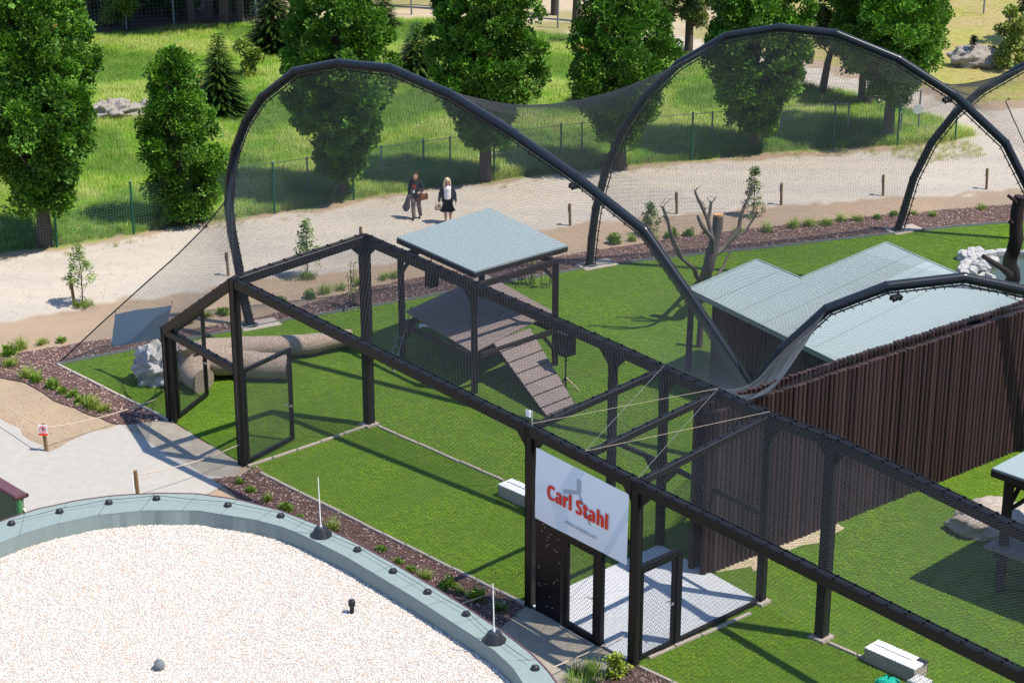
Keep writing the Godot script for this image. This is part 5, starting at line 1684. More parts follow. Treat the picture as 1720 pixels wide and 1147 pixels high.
func build_saplings_and_shrubs() -> void:
	for k in 4:
		var xs := []
		var cs := []
		for m in 70:
			var d := Vector3(rng.randfn(), absf(rng.randfn()) * 0.9, rng.randfn()).normalized()
			xs.append(Transform3D(Basis.looking_at(d if absf(d.y) < 0.95 else Vector3(0.3, 0.9, 0.1).normalized(), Vector3.UP) * Basis(Vector3.RIGHT, rng.randf_range(-0.6, 0.6)) * Basis.from_scale(Vector3.ONE * rng.randf_range(0.7, 1.1)), d * Vector3(0.24, 0.26, 0.24) * rng.randf_range(0.35, 1.25)))
			cs.append(Color(0.115, 0.21, 0.02).lerp(Color(0.22, 0.33, 0.045), rng.randf()) * rng.randf_range(0.7, 1.1))
		shrub_meshes.append([leaf_clump(9, 0.075, 0.06), xs, cs])
	for k in 3:   # wispier, grass-like ones
		var xs := []
		var cs := []
		for m in 26:
			xs.append(upright(Vector3(rng.randfn() * 0.12, 0, rng.randfn() * 0.11), rng.randf_range(0.22, 0.5), rng.randf() * TAU, rng.randf_range(-0.5, 0.5), 1.1))
			cs.append(Color(0.13, 0.21, 0.03).lerp(Color(0.30, 0.38, 0.07), rng.randf()) * rng.randf_range(0.7, 1.1))
		shrub_meshes.append([blade_tuft(8, 0.25, 0.02, 0.5), xs, cs])
	var rows := [
		["bright green little shrub", "in the bark bed between lawn and track", PackedVector2Array([Vector2(3.56, -66.86), Vector2(4.19, -67.13), Vector2(4.86, -67.26), Vector2(5.59, -67.53), Vector2(6.23, -67.73), Vector2(6.84, -68.00), Vector2(7.98, -68.07), Vector2(9.04, -68.14), Vector2(10.00, -68.55), Vector2(10.61, -68.83), Vector2(11.21, -68.90), Vector2(11.84, -69.39), Vector2(12.40, -69.39), Vector2(13.16, -69.60), Vector2(13.81, -70.03), Vector2(14.54, -70.10), Vector2(15.24, -69.96), Vector2(17.18, -70.75)])],
		["low green shrub", "in the bed left of the open gate", PackedVector2Array([Vector2(-15.02, -56.20), Vector2(-14.81, -56.69), Vector2(-14.21, -57.09), Vector2(-13.68, -57.29), Vector2(-14.82, -55.33), Vector2(-14.05, -54.40), Vector2(-13.72, -54.03), Vector2(-13.15, -53.58), Vector2(-12.78, -53.14), Vector2(-12.44, -52.96), Vector2(-12.09, -52.52), Vector2(-11.77, -52.09), Vector2(-11.36, -51.84)])],
		["leafy low shrub", "in the narrow bed below the corridor netting", PackedVector2Array([Vector2(-6.99, -47.15), Vector2(-6.66, -46.65), Vector2(-6.17, -46.09), Vector2(-5.66, -45.54), Vector2(-5.28, -45.01), Vector2(-4.36, -44.48), Vector2(-3.13, -43.36), Vector2(-2.70, -42.71), Vector2(-2.37, -42.29), Vector2(-2.02, -41.99), Vector2(-1.48, -41.52), Vector2(-1.20, -41.23), Vector2(-0.81, -40.94), Vector2(-0.30, -40.44)])],
		["small grey green shrub", "behind the corridor's netting beside the dirt strip", PackedVector2Array([Vector2(-10.14, -58.94), Vector2(-9.55, -59.47), Vector2(-9.10, -59.74), Vector2(-7.40, -60.67), Vector2(-6.51, -61.24), Vector2(-6.07, -61.69), Vector2(-5.57, -62.04), Vector2(-4.99, -62.50), Vector2(-4.22, -63.09), Vector2(-3.86, -63.21)])],
	]
	for r in rows:
		var n: int = r[2].size()
		for k in n:
			var p := ring(r[2][k])
			var s := rng.randf_range(0.5, 0.95) * (1.0 if r[0] != "leafy low shrub" else 0.85)
			var t := thing("shrub", nth(k) + " from left, " + r[0] + " " + r[1], "shrub", p, r[0] + "s " + r[1])
			var m: Array = shrub_meshes[rng.randi() % 7]
			var mi := many("foliage", m[0], m[1], m[2], t, M.leafy)
			mi.scale = Vector3.ONE * s
			mi.scale.y *= rng.randf_range(0.75, 1.25)
			mi.rotation.y = rng.randf() * TAU
			var b := MB.new()
			for q in 4: b.tube([Vector3.ZERO, Vector3(rng.randf_range(-0.15, 0.15), 0.25 * s, rng.randf_range(-0.15, 0.15))], [0.008, 0.004], 4)
			local_part("stems", b, M.bark, t)
	var gl := MB.new()
	# grass clump and yellow shoot at the bottom edge
	var xs := []
	var cs := []
	for q in scatter(PackedVector2Array([Vector2(1.05, -37.17), Vector2(1.27, -37.70), Vector2(1.59, -37.95), Vector2(1.91, -37.85), Vector2(1.91, -37.26), Vector2(1.74, -36.92)]), 120.0):
		xs.append(upright(q, rng.randf_range(0.15, 0.35), rng.randf() * TAU, 0.0, 1.2))
		cs.append(Color(0.09, 0.19, 0.02).lerp(Color(0.2, 0.28, 0.04), rng.randf()))
	tag(many("grass_clump", blade_tuft(9, 0.22, 0.02, 0.4), xs, cs, self, M.grassy), "clump of long grass by the curved roof at the bottom edge", "grass", "", "stuff")
	small_plant("young_shrub", "yellow green seedling in the bark at the foot of the vestibule's front post", Vector3(2.221, 0.000, -37.507), 0.45, 0.2, 0.0, 61, Color(0.25, 0.32, 0.03))
	small_plant("sapling", "sparse young tree with a stake on the bare soil left of the nets", Vector3(-13.703, 0.000, -60.675), 1.95, 0.62, 0.65, 62, Color(0.19, 0.27, 0.05))
	small_plant("sapling", "sapling seen through the net behind the corridor's corner post", Vector3(-6.774, 0.000, -63.274), 1.95, 0.45, 0.5, 63, Color(0.16, 0.24, 0.05))
	small_plant("young_shrub", "pointed green shrub right of the nearest arch, before the track", Vector3(4.853, 0.000, -67.730), 1.15, 0.42, 0.0, 64, Color(0.10, 0.17, 0.03))
	small_plant("young_shrub", "upright green shrub behind the pruned tree's right branch", Vector3(8.727, 0.000, -70.029), 1.75, 0.42, 0.1, 65, Color(0.13, 0.20, 0.03))
	for q in [[Vector3(-13.648, 0.000, -60.398), "grass tussock round the foot of the sparse staked sapling"], [Vector3(-6.757, 0.000, -63.095), "grass tussock round the sapling behind the corridor netting"]]:
		xs = []; cs = []
		for k in 46:
			xs.append(upright(Vector3(rng.randfn() * 0.17, 0, rng.randfn() * 0.14), rng.randf_range(0.15, 0.32), rng.randf() * TAU))
			cs.append(Color(0.09, 0.17, 0.02).lerp(Color(0.18, 0.25, 0.04), rng.randf()))
		var t := thing("tussock", q[1], "grass", q[0])
		many("blades", blade_tuft(9, 0.22, 0.02, 0.4), xs, cs, t, M.grassy)
	# dry reed stalks beside the platform
	for q in [[Vector3(-4.835, 0.000, -60.343), "thin dry stalks by the corridor's far corner post"], [Vector3(0.643, 0.000, -62.503), "thin dry bamboo stalks behind the platform's right post"]]:
		var b := MB.new()
		var lf := []
		var lc := []
		for k in 14:
			var o := Vector3(rng.randfn() * 0.3, 0, rng.randfn() * 0.2)
			var tip := o + Vector3(rng.randfn() * 0.12, rng.randf_range(0.9, 1.9), rng.randfn() * 0.1)
			b.tube([o, tip], [0.012, 0.006], 5)
			for m in 3:
				lf.append(Transform3D(Basis(Vector3.UP, rng.randf() * TAU), o.lerp(tip, rng.randf_range(0.3, 1.0))))
				lc.append(Color(0.22, 0.23, 0.07))
		var t := thing("dry_stalks", q[1], "reeds", q[0])
		local_part("stalks", b, M.dark_wood, t)
		many("leaves", leaf_clump(4, 0.11, 0.05), lf, lc, t, M.leafy)

func small_plant(called: String, label: String, base: Vector3, tall: float, wide: float, bare: float, seed_: int, c: Color) -> void:
	var g := RandomNumberGenerator.new()
	g.seed = seed_
	var t := thing(called, label, "young plant", base)
	var b := MB.new()
	b.tube([Vector3.ZERO, Vector3(0.03, tall * 0.5, 0), Vector3(0, tall * 0.97, 0)], [0.022, 0.016, 0.006], 6)
	var xs := []
	var cs := []
	for k in int(26 + 26 * tall):
		var f := g.randf()
		var y := lerpf(bare, tall, f)
		var a := g.randf() * TAU
		var r := wide * (1.05 - f) * g.randf_range(0.3, 1.0) + 0.04
		var p := Vector3(cos(a) * r, y, sin(a) * r)
		if k % 3 == 0: b.tube([Vector3(0, maxf(y - r * 0.6, 0.05), 0), p], [0.008, 0.004], 4)
		for m in 2:
			xs.append(Transform3D(Basis.from_euler(Vector3(g.randf_range(-0.6, 0.6), g.randf() * TAU, g.randf_range(-0.6, 0.6))) * Basis.from_scale(Vector3.ONE * g.randf_range(0.6, 1.1)), p + Vector3(g.randfn(), g.randfn(), g.randfn()) * 0.05))
			cs.append(c * g.randf_range(0.65, 1.25))
	local_part("stem", b, M.bark, t)
	many("foliage", leaf_clump(7, 0.085, 0.07), xs, cs, t, M.leafy)


# ---------------------------------------------------------------- pruned dead trees, logs, rocks
func branch(b: MB, p: Array, r0: float, r1: float, sides := 8) -> void:
	var q := along(p, maxi(4, p.size() * 3))
	var a := []
	var rr := []
	for k in q.size():
		var f := float(k) / (q.size() - 1)
		a.append(q[k] + Vector3(wobble.get_noise_3d(q[k].x * 90, q[k].y * 90, k), 0, wobble.get_noise_3d(q[k].z * 90, k, q[k].y * 90)) * r0 * 0.8 * sin(PI * f))
		rr.append(lerpf(r0, r1, f) * (1.0 + 0.14 * wobble.get_noise_2d(k * 70, r0 * 900)))
	b.tube(a, rr, sides)

func build_dead_trees() -> void:
	var z := -58.9
	var t := thing("pruned_tree", "bare pruned tree with a pale sawn trunk top, left of the shed", "dead tree", Vector3(6.349, 0.000, -62.270))
	var b := MB.new()
	var fork := Vector3(6.135, 2.197, -58.900)
	branch(b, [Vector3(6.349, 0.000, -62.270) - Vector3.UP * 0.1, Vector3(6.051, 1.601, -58.950), fork, Vector3(6.281, 2.852, -58.950), Vector3(6.294, 3.480, -58.950)], 0.24, 0.15, 10)
	part("trunk", b, M.grey_bark, t)
	b = MB.new()
	b.tube([Vector3(6.294, 3.471, -58.950), Vector3(6.292, 3.528, -58.950)], [0.155], 12)
	part("sawn_top", b, M.fresh_wood, t)
	for q in [[[fork, Vector3(6.102, 2.871, -58.600), Vector3(5.772, 3.282, -58.500), Vector3(5.616, 3.622, -58.500)], 0.10, 0.05], [[Vector3(6.103, 2.833, -58.600), Vector3(5.966, 3.408, -58.700), Vector3(5.733, 3.880, -58.700), Vector3(5.539, 4.293, -58.700)], 0.075, 0.04], [[Vector3(5.966, 3.408, -58.700), Vector3(6.045, 3.981, -58.800)], 0.055, 0.045],
			[[fork, Vector3(6.518, 2.295, -59.300), Vector3(6.986, 2.834, -59.600), Vector3(7.155, 3.475, -59.700), Vector3(7.442, 4.141, -59.900)], 0.10, 0.035], [[Vector3(6.804, 2.538, -59.500), Vector3(7.222, 2.744, -59.700), Vector3(7.442, 3.021, -59.800), Vector3(7.613, 3.329, -59.800)], 0.05, 0.025],
			[[Vector3(6.187, 0.000, -62.857) , Vector3(5.431, 2.113, -58.300), Vector3(4.998, 2.538, -58.000), Vector3(4.803, 3.066, -58.000), Vector3(4.680, 3.629, -58.000), Vector3(4.508, 4.059, -58.000)], 0.10, 0.045], [[Vector3(5.144, 2.462, -58.000), Vector3(4.859, 3.094, -57.800), Vector3(4.743, 3.413, -57.800)], 0.05, 0.03],
			[[Vector3(6.373, 1.475, -59.200), Vector3(6.580, 1.645, -59.500), Vector3(6.769, 2.045, -59.700)], 0.05, 0.03], [[Vector3(4.700, 3.555, -58.000), Vector3(4.533, 3.779, -58.000)], 0.03, 0.02]]:
		b = MB.new()
		branch(b, q[0], q[1], q[2], 7)
		part("branch", b, M.grey_bark, t)
	for q in [Vector3(4.564, 3.965, -58.000), Vector3(4.713, 3.474, -57.900), Vector3(5.541, 4.237, -58.700), Vector3(5.836, 3.779, -58.600), Vector3(7.328, 3.980, -59.800), Vector3(7.119, 3.437, -59.700), Vector3(7.511, 3.136, -59.800), Vector3(6.048, 3.905, -58.800), Vector3(4.921, 2.689, -58.000)]:
		for k in 3:
			b = MB.new()
			var o: Vector3 = q
			b.tube([o, o + Vector3(rng.randf_range(-0.14, 0.14), rng.randf_range(0.04, 0.2), rng.randf_range(-0.1, 0.1)), o + Vector3(rng.randf_range(-0.3, 0.3), rng.randf_range(0.1, 0.4), rng.randf_range(-0.2, 0.2))], [0.018, 0.012, 0.005], 5)
			part("twig", b, M.grey_bark, t)
	t = thing("pruned_tree", "dark stripped trunk with stub branches beside the pond at the right edge", "dead tree", Vector3(16.364, 0.000, -62.503))
	b = MB.new()
	branch(b, [Vector3(16.337, 0.000, -62.386) - Vector3.UP * 0.1, Vector3(15.682, 2.023, -60.000), Vector3(15.700, 3.478, -60.000), Vector3(15.748, 3.766, -60.000)], 0.26, 0.2, 10)
	part("trunk", b, M.dark_wood, t)
	for q in [[[Vector3(15.749, 3.344, -60.000), Vector3(15.525, 3.674, -59.800), Vector3(15.288, 3.865, -59.800)], 0.08, 0.05], [[Vector3(15.680, 2.880, -60.000), Vector3(15.420, 3.001, -59.800)], 0.08, 0.07], [[Vector3(15.643, 1.198, -60.000), Vector3(15.180, 1.630, -59.600), Vector3(14.585, 2.029, -59.400)], 0.11, 0.07]]:
		b = MB.new()
		branch(b, q[0], q[1], q[2], 7)
		part("branch", b, M.dark_wood, t)
	# two posts beside the nearest arch's right leg
	for q in [[Vector3(5.153, 0.000, -54.956), 2.0, M.dark_wood, "slim dark wooden post left of the nearest arch's right leg"], [Vector3(5.646, 0.000, -56.837), 1.25, M.bark, "short thick stump behind the nearest arch's right leg"]]:
		b = MB.new()
		b.tube([q[0], q[0] + Vector3(0.03, q[1], 0)], [0.1, 0.09], 9)
		whole("wooden_post", b, q[2], q[3], "post")

func rock(called: String, label: String, at: Vector3, size: Vector3, m: Material, seed_: int, turn := 0.0, lump := 0.5, rough := 0.022) -> void:
	var f := FastNoiseLite.new()
	f.seed = seed_
	f.frequency = rough
	f.fractal_octaves = 4
	var b := MB.new()
	b.ball(Transform3D(Basis(Vector3.UP, turn) * Basis.from_scale(size), at + Vector3.UP * size.y * 0.55), 30, 44, lump, f)
	whole(called, b, m, label, "rock")

func build_logs_and_rocks() -> void:
	var t := thing("fallen_tree", "pale fallen tree trunk lying forked in the grass behind the gate", "log", Vector3(-8.769, 0.000, -55.428))
	var b := MB.new()
	branch(b, [Vector3(-9.252, 0.620, -54.425), Vector3(-8.583, 0.420, -55.509), Vector3(-7.397, 0.400, -55.852), Vector3(-6.021, 0.380, -56.198), Vector3(-4.859, 0.360, -56.748)], 0.45, 0.23, 16)
	part("trunk", b, M.pale_bark, t)
	b = MB.new()
	branch(b, [Vector3(-8.739, 0.550, -54.415), Vector3(-7.942, 0.440, -54.600), Vector3(-7.053, 0.420, -54.370), Vector3(-6.451, 0.400, -54.188)], 0.42, 0.36, 16)
	part("fork", b, M.pale_bark, t)
	b = MB.new()
	branch(b, [Vector3(-9.210, 0.750, -54.188), Vector3(-9.082, 0.600, -54.195), Vector3(-8.934, 0.380, -53.915), Vector3(-8.779, 0.340, -53.287)], 0.50, 0.36, 14)
	part("root_stub", b, M.pale_bark, t)
	b = MB.new()
	branch(b, [Vector3(-9.166, 0.500, -54.731), Vector3(-9.341, 1.000, -54.017), Vector3(-9.309, 1.350, -53.489)], 0.40, 0.15, 12)
	part("root_stub", b, M.pale_bark, t)
	for q in [[Vector3(-6.423, 0.400, -54.174), Vector3(1, 0, 0.06), 0.355], [Vector3(-4.842, 0.360, -56.758), Vector3(1, 0, -0.35), 0.225]]:
		b = MB.new()
		b.tube([q[0], q[0] + q[1].normalized() * 0.015], [q[2]], 14)
		part("sawn_end", b, M.kerb, t)
	rock("white_boulder", "jagged white quartz boulder behind the gate's low post", Vector3(-10.048, 0.000, -54.215), Vector3(0.80, 0.72, 0.62), M.quartz, 3, 0.4, 0.62, 0.05)
	rock("flat_boulder", "broad flat topped boulder on the grass beside the right hand platform", Vector3(11.669, 0.000, -44.543), Vector3(0.95, 0.42, 0.75), M.sandstone, 5, 0.3, 0.35)
	rock("flat_boulder", "second smaller stone behind the broad boulder at the right", Vector3(12.458, 0.000, -44.806), Vector3(0.5, 0.34, 0.45), M.sandstone, 6, 0.9, 0.35)
	rock("boulder", "grey boulder on the yellowed slope at the upper right", Vector3(21.727, 0.000, -93.525), Vector3(1.15, 0.62, 0.7), M.grey_stone, 7, 0.0, 0.4, 0.026)
	rock("meadow_boulder", "larger grey rock lying in the meadow beside the largest maple", Vector3(-16.860, 0.000, -83.477), Vector3(0.95, 0.55, 0.6), M.grey_stone, 8, 0.2, 0.6, 0.04)
	rock("meadow_boulder", "flat grey rock in the meadow, near the slim maple", Vector3(-15.606, 0.000, -83.972), Vector3(0.7, 0.42, 0.5), M.grey_stone, 9, 0.0, 0.6, 0.04)
	var spots := PackedVector2Array([Vector2(15.30, -65.06), Vector2(15.69, -65.56), Vector2(15.84, -64.93), Vector2(15.22, -64.31), Vector2(15.58, -64.31), Vector2(15.96, -64.56), Vector2(14.98, -63.70), Vector2(15.31, -63.58), Vector2(15.68, -63.82), Vector2(16.17, -64.43), Vector2(15.51, -64.93), Vector2(15.93, -65.56)])
	for k in spots.size():
		var s := rng.randf_range(0.14, 0.24)
		rock("pond_stone", nth(k) + " of the rounded white stones heaped at the pond's left rim, counted from the left", ring(spots[k]), Vector3(s * 1.3, s, s), M.white_stone, 40 + k, rng.randf() * 3, 0.3)


# ---------------------------------------------------------------- small things
func build_small_things() -> void:
	var b := MB.new()
	var up := Vector3.UP
	# pond
	var t := thing("pond", "small round pond with white concrete rim near the right edge", "pond", Vector3(16.473, 0.000, -62.976))
	var oval := []
	var cx := Vector3(16.963, 0.000, -62.976)
	for k in 28:
		var a := TAU * k / 28
		oval.append(cx + Vector3(cos(a) * 2.0, 0, sin(a) * 2.6))
	for k in 28:
		b = MB.new()
		b.beam(oval[k] + up * 0.08, oval[(k + 1) % 28] + up * 0.08, 0.34, 0.22, up, 0.02)
		part("rim", b, M.white_stone, t)
	b = MB.new()
	var poly := PackedVector2Array()
	for q in oval: poly.append(Vector2(q.x, q.z))
	b.flat(poly, 0.04)
	part("water", b, M.water, t)
	b = MB.new()
	var pl := [Vector3(14.891, 0.160, -62.049), Vector3(15.581, 0.160, -62.993), Vector3(15.808, 0.160, -62.518), Vector3(15.139, 0.160, -61.586)]
	for k in 4: b.beam(pl[k], pl[(k + 1) % 4], 0.14, 0.24, up, 0.01)
	part("planter", b, M.white_stone, t)
	# long concrete blocks
	for q in [[Vector3(8.189, 0.300, -37.836), "long pale concrete block on the lawn at the lower right", 0.0], [Vector3(0.269, 0.200, -46.089), "pale concrete block half hidden by the black entry panel", 0.2]]:
		var n := thing("concrete_block", q[1], "concrete block", Vector3(q[0].x, 0, q[0].z))
		var u := (C - B).normalized()
		b = MB.new()
		b.box(Transform3D(Basis(u, up, u.cross(up)), Vector3(q[0].x, 0.15, q[0].z)), Vector3(1.3, 0.34, 0.5), 0.012)
		part("block", b, M.kerb, n)
		b = MB.new()
		b.box(Transform3D(Basis(u, up, u.cross(up)), Vector3(q[0].x, 0.333, q[0].z)), Vector3(1.31, 0.03, 0.51), 0.008)
		part("cover", b, M.white_paint, n)
		b = MB.new()
		b.box(Transform3D(Basis(u, up, u.cross(up)), Vector3(q[0].x, 0.352, q[0].z) + u * 0.56 - u.cross(up) * 0.16), Vector3(0.24, 0.012, 0.14))
		part("dark_plate", b, M.rubber, n)
		b = MB.new()
		b.box(Transform3D(Basis(u, up, u.cross(up)), Vector3(q[0].x, 0.351, q[0].z) - u * 0.1 - u.cross(up) * 0.02), Vector3(0.95, 0.006, 0.03))
		part("slot", b, M.grey_post, n)
	b = MB.new()
	b.box(Transform3D(Basis(Vector3.UP, 0.77), Vector3(8.533, 0.000, -36.924) + up * 0.12), Vector3(0.4, 0.28, 0.4), 0.015)
	whole("kerb_block", b, M.white_stone, "corner of a pale stone block at the end of the kerb on the bottom edge", "concrete block")
	var tb := thing("teal_tub", "teal green plastic lid peeking in at the bottom right", "tub", Vector3(7.782, 0.000, -37.117))
	b = MB.new()
	b.box(Transform3D(Basis(Vector3.UP, 0.77), Vector3(7.823, 0.000, -36.781) + up * 0.18), Vector3(0.42, 0.36, 0.42), 0.05)
	part("tub", b, M.teal, tb)
	# shade cloth behind the gate
	var sc := thing("shade_cloth", "blue grey cloth panel hung in the net left of the gate", "cloth", Vector3(-11.055, 0.000, -56.491))
	var q0 := Vector3(-11.669, 0.768, -54.900)
	var q1 := Vector3(-9.819, 1.601, -53.400)
	var q2 := Vector3(-9.521, 2.675, -53.200)
	var q3 := Vector3(-11.476, 1.783, -54.900)
	b = MB.new()
	for j in 5:
		for i in 8:
			var c := []
			for k in [[0, 0], [1, 0], [1, 1], [0, 1]]:
				var x: float = (i + k[0]) / 8.0
				var y: float = (j + k[1]) / 5.0
				c.append(q0.lerp(q1, x).lerp(q3.lerp(q2, x), y) + Vector3(0, 0, 0.05) * sin(x * 7.0 + y * 2.0))
			b.quad(c[0], c[1], c[2], c[3])
	part("cloth", b, M.shade_cloth, sc)
	for p in [q0, q1, q2, q3]:
		b = MB.new()
		b.tube([p, p + Vector3(0, 0.1, -0.06)], [0.01], 5)
		part("tie", b, M.frame_dark, sc)
	# stakes with little signs along the dirt strip
	var stakes := [Vector3(-13.969, 0.000, -60.675), Vector3(-9.417, 0.000, -63.454), Vector3(-5.165, 0.000, -66.206), Vector3(2.081, 0.000, -68.897), Vector3(5.991, 0.000, -70.317), Vector3(9.934, 0.000, -71.416), Vector3(13.877, 0.000, -72.547), Vector3(17.933, 0.000, -73.396)]
	var where := ["beside the sparse sapling", "behind the corridor's tall corner post", "behind the corridor's far corner post", "left of the second arch's foot", "above the pruned tree's left branch", "right of the pruned tree", "left of the farthest arch", "near the right edge"]
	for k in stakes.size():
		stake(stakes[k], 0.80, "short wooden stake with a small pale sign, " + where[k], true, k == 0)
	var s0 := Vector3(-12.395, 0.000, -49.206)
	var n := stake(s0, 0.78, "wooden stake with a red and white no entry sign by the concrete path", false, false)
	b = MB.new()
	b.box(Transform3D(Basis(), s0 + Vector3(-0.03, 0.62, 0.06)), Vector3(0.24, 0.30, 0.012))
	part("sign_board", b, M.white_paint, n)
	b = MB.new()
	b.box(Transform3D(Basis(), s0 + Vector3(-0.03, 0.50, 0.068)), Vector3(0.235, 0.062, 0.006))
	part("red_bar", b, M.red_print, n)
	b = MB.new()
	var rp := []
	for k in 17: rp.append(s0 + Vector3(-0.03 + 0.088 * cos(TAU * k / 16), 0.65 + 0.088 * sin(TAU * k / 16), 0.068))
	b.tube(rp, [0.009], 5, false)
	b.tube([s0 + Vector3(-0.09, 0.71, 0.068), s0 + Vector3(0.03, 0.59, 0.068)], [0.008], 5)
	part("prohibition_ring", b, M.red_print, n)
	b = MB.new()   # an open hand in the ring
	var h := s0 + Vector3(-0.026, 0.635, 0.069)
	b.box(Transform3D(Basis(), h), Vector3(0.048, 0.05, 0.006))
	for k in 4: b.box(Transform3D(Basis(), h + Vector3(-0.019 + k * 0.0128, 0.04 + 0.004 * (k % 3), 0)), Vector3(0.009, 0.05, 0.006))
	b.box(Transform3D(Basis(Vector3(0, 0, 1), -0.7), h + Vector3(0.033, 0.012, 0)), Vector3(0.01, 0.036, 0.006))
	part("hand_symbol", b, M.dark_print, n)
	var s1 := Vector3(-9.404, 0.000, -46.092)
	n = stake(s1, 0.85, "wooden stake with a white board edge on, behind the curved parapet", false, false)
	b = MB.new()
	b.box(Transform3D(Basis(Vector3.UP, 1.3), s1 + Vector3(-0.07, 0.55, 0)), Vector3(0.22, 0.4, 0.012))
	part("sign_board", b, M.white_paint, n)
	# ropes
	rope("slack pale rope from the no entry sign towards the gate's low post", s0 + Vector3(0.05, 0.66, 0), Vector3(-9.912, 0.000, -51.923) + up * 0.35, 0.10)
	rope("pale rope running from the no entry sign out at the left edge", Vector3(-14.753, 0.000, -51.923) + up * 0.7, s0 + Vector3(-0.05, 0.68, 0), 0.08)
	rope("taut pale rope from the stake behind the parapet to the tall corner post", s1 + up * 0.74, B + up * 0.62, 0.12)
	rope("pale rope from the narrow bed to the curved roof's lower end", Vector3(2.448, 0.000, -38.980) + up * 0.15, Vector3(0.855, 0.000, -37.360) + up * 0.3, 0.02)
	rope("short reddish rope between parapet and bark bed beside the second rod", Vector3(-1.099, 0.000, -40.383) + up * 0.2, Vector3(-0.381, 0.000, -41.116) + up * 0.1, 0.01)
	# pale strips and boards on the verge by the path's right bend
	for q in [[Vector3(17.668, 0.000, -81.928), "pale stone slab lying in the grass behind the fence's last bay", 0.5], [Vector3(16.649, 0.000, -82.599), "dark flat slab lying left of the pale slab behind the fence", 0.3]]:
		b = MB.new()
		b.box(Transform3D(Basis(Vector3.UP, 0.1), q[0] + up * 0.05), Vector3(q[2] * 2.0, 0.14, 0.6), 0.02)
		whole("stone_slab", b, M.white_stone if q[2] > 0.4 else M.grey_stone, q[1], "slab")
	# signs on posts at the track's bend
	for q in [[Vector3(16.913, 0.000, -81.738), 1.75, "round white sign on a thin post by the track's bend"], [Vector3(16.035, 0.000, -80.987), 0.95, "short dark post by the fence's last bay"]]:
		n = thing("sign_post", q[2], "sign", q[0])
		b = MB.new()
		b.tube([q[0], q[0] + up * q[1]], [0.04], 7)
		part("post", b, M.grey_post, n)
		if q[1] > 1.2:
			b = MB.new()
			b.tube([q[0] + Vector3(-0.08, 0.95, 0.05), q[0] + Vector3(-0.08, 0.95, 0.065)], [0.21], 18)
			part("disc", b, M.white_paint, n)
	small_plant("dark_plant", "small dark twiggy plant standing on the boulder at the upper right", Vector3(21.620, 0.000, -93.283) + up * 0.9, 0.55, 0.16, 0.1, 71, Color(0.03, 0.03, 0.02))
	# timber climbing frame far behind the meadow
	var cf := Vector3(-5.402, 0.000, -107.274)
	n = thing("timber_frame", "orange brown timber playground frame at the top edge", "playground frame", cf)
	for q in [[Vector3(-2.4, 0, 0), Vector3(-2.4, 2.6, 0)], [Vector3(1.6, 0, 0), Vector3(1.6, 2.6, 0)], [Vector3(0, 1.2, 0.2), Vector3(2.0, 0.1, 0.4)], [Vector3(-2.4, 2.2, 0), Vector3(1.6, 2.2, 0)]]:
		b = MB.new()
		b.beam(cf + q[0], cf + q[1], 0.22, 0.3, Vector3.RIGHT if q[0].x == q[1].x else up, 0.02)
		part("timber", b, M.fresh_wood, n)
	b = MB.new()
	b.box(Transform3D(Basis(), cf + Vector3(2.5, 0.7, 0.3)), Vector3(1.0, 1.4, 0.3), 0.02)
	part("panel", b, M.kerb, n)
	# corner of the green building at the left edge
	var gb := Vector3(-10.917, 2.600, -40.922)
	n = thing("green_building", "corner of a green rendered building with maroon roof edge at the left", "building", Vector3(gb.x, 0, gb.z))
	var e0 := Vector3(-13.252, 2.600, -43.357)
	var dir := (gb - e0).normalized()
	var inn := dir.cross(up)
	if inn.z < 0: inn = -inn
	b = MB.new()
	b.quad(Vector3(e0.x, -0.1, e0.z) + inn * 0.1, Vector3(gb.x, -0.1, gb.z) + inn * 0.1, gb + inn * 0.1, e0 + inn * 0.1)
	b.hexa([Vector3(e0.x, -0.1, e0.z), Vector3(e0.x, -0.1, e0.z) + inn * 0.1, Vector3(gb.x, -0.1, gb.z) + inn * 0.1, Vector3(gb.x, -0.1, gb.z), e0 - up * 0.05, e0 - up * 0.05 + inn * 0.1, gb - up * 0.05 + inn * 0.1, gb - up * 0.05])
	part("wall", b, M.green_wall, n)
	b = MB.new()
	b.beam(e0 + up * 0.0 + inn * 0.05, gb + inn * 0.05 + dir * 0.05, 0.34, 0.1, up, 0.02)
	part("roof_edge", b, M.maroon, n)
	b = MB.new()
	b.beam(Vector3(gb.x, -0.1, gb.z) - dir * 0.02 + inn * 0.12, gb - up * 0.06 - dir * 0.02 + inn * 0.12, 0.06, 0.12, dir)
	part("corner_board", b, mat("leaf_green_paint", Color(0.05, 0.22, 0.08), 0.6), n)
	b = MB.new()
	var g2 := gb + dir * 0.9
	b.hexa([Vector3(gb.x, 0, gb.z), Vector3(gb.x, 0, gb.z) + inn * 0.04, Vector3(g2.x, 0, g2.z) + inn * 0.04, Vector3(g2.x, 0, g2.z), gb - up * 0.3, gb - up * 0.3 + inn * 0.04, g2 - up * 0.75 + inn * 0.04, g2 - up * 0.75])
	part("side_panel", b, mat("pale_green_panel", Color(0.45, 0.52, 0.38), 0.6), n)

func rope(label: String, a: Vector3, c: Vector3, sag: float) -> void:
	var b := MB.new()
	var p := []
	for k in 17:
		var f := k / 16.0
		p.append(a.lerp(c, f) + Vector3.DOWN * sag * 4.0 * f * (1.0 - f))
	b.tube(p, [0.013], 6)
	whole("rope", b, M.rope, label, "rope", "barrier ropes")

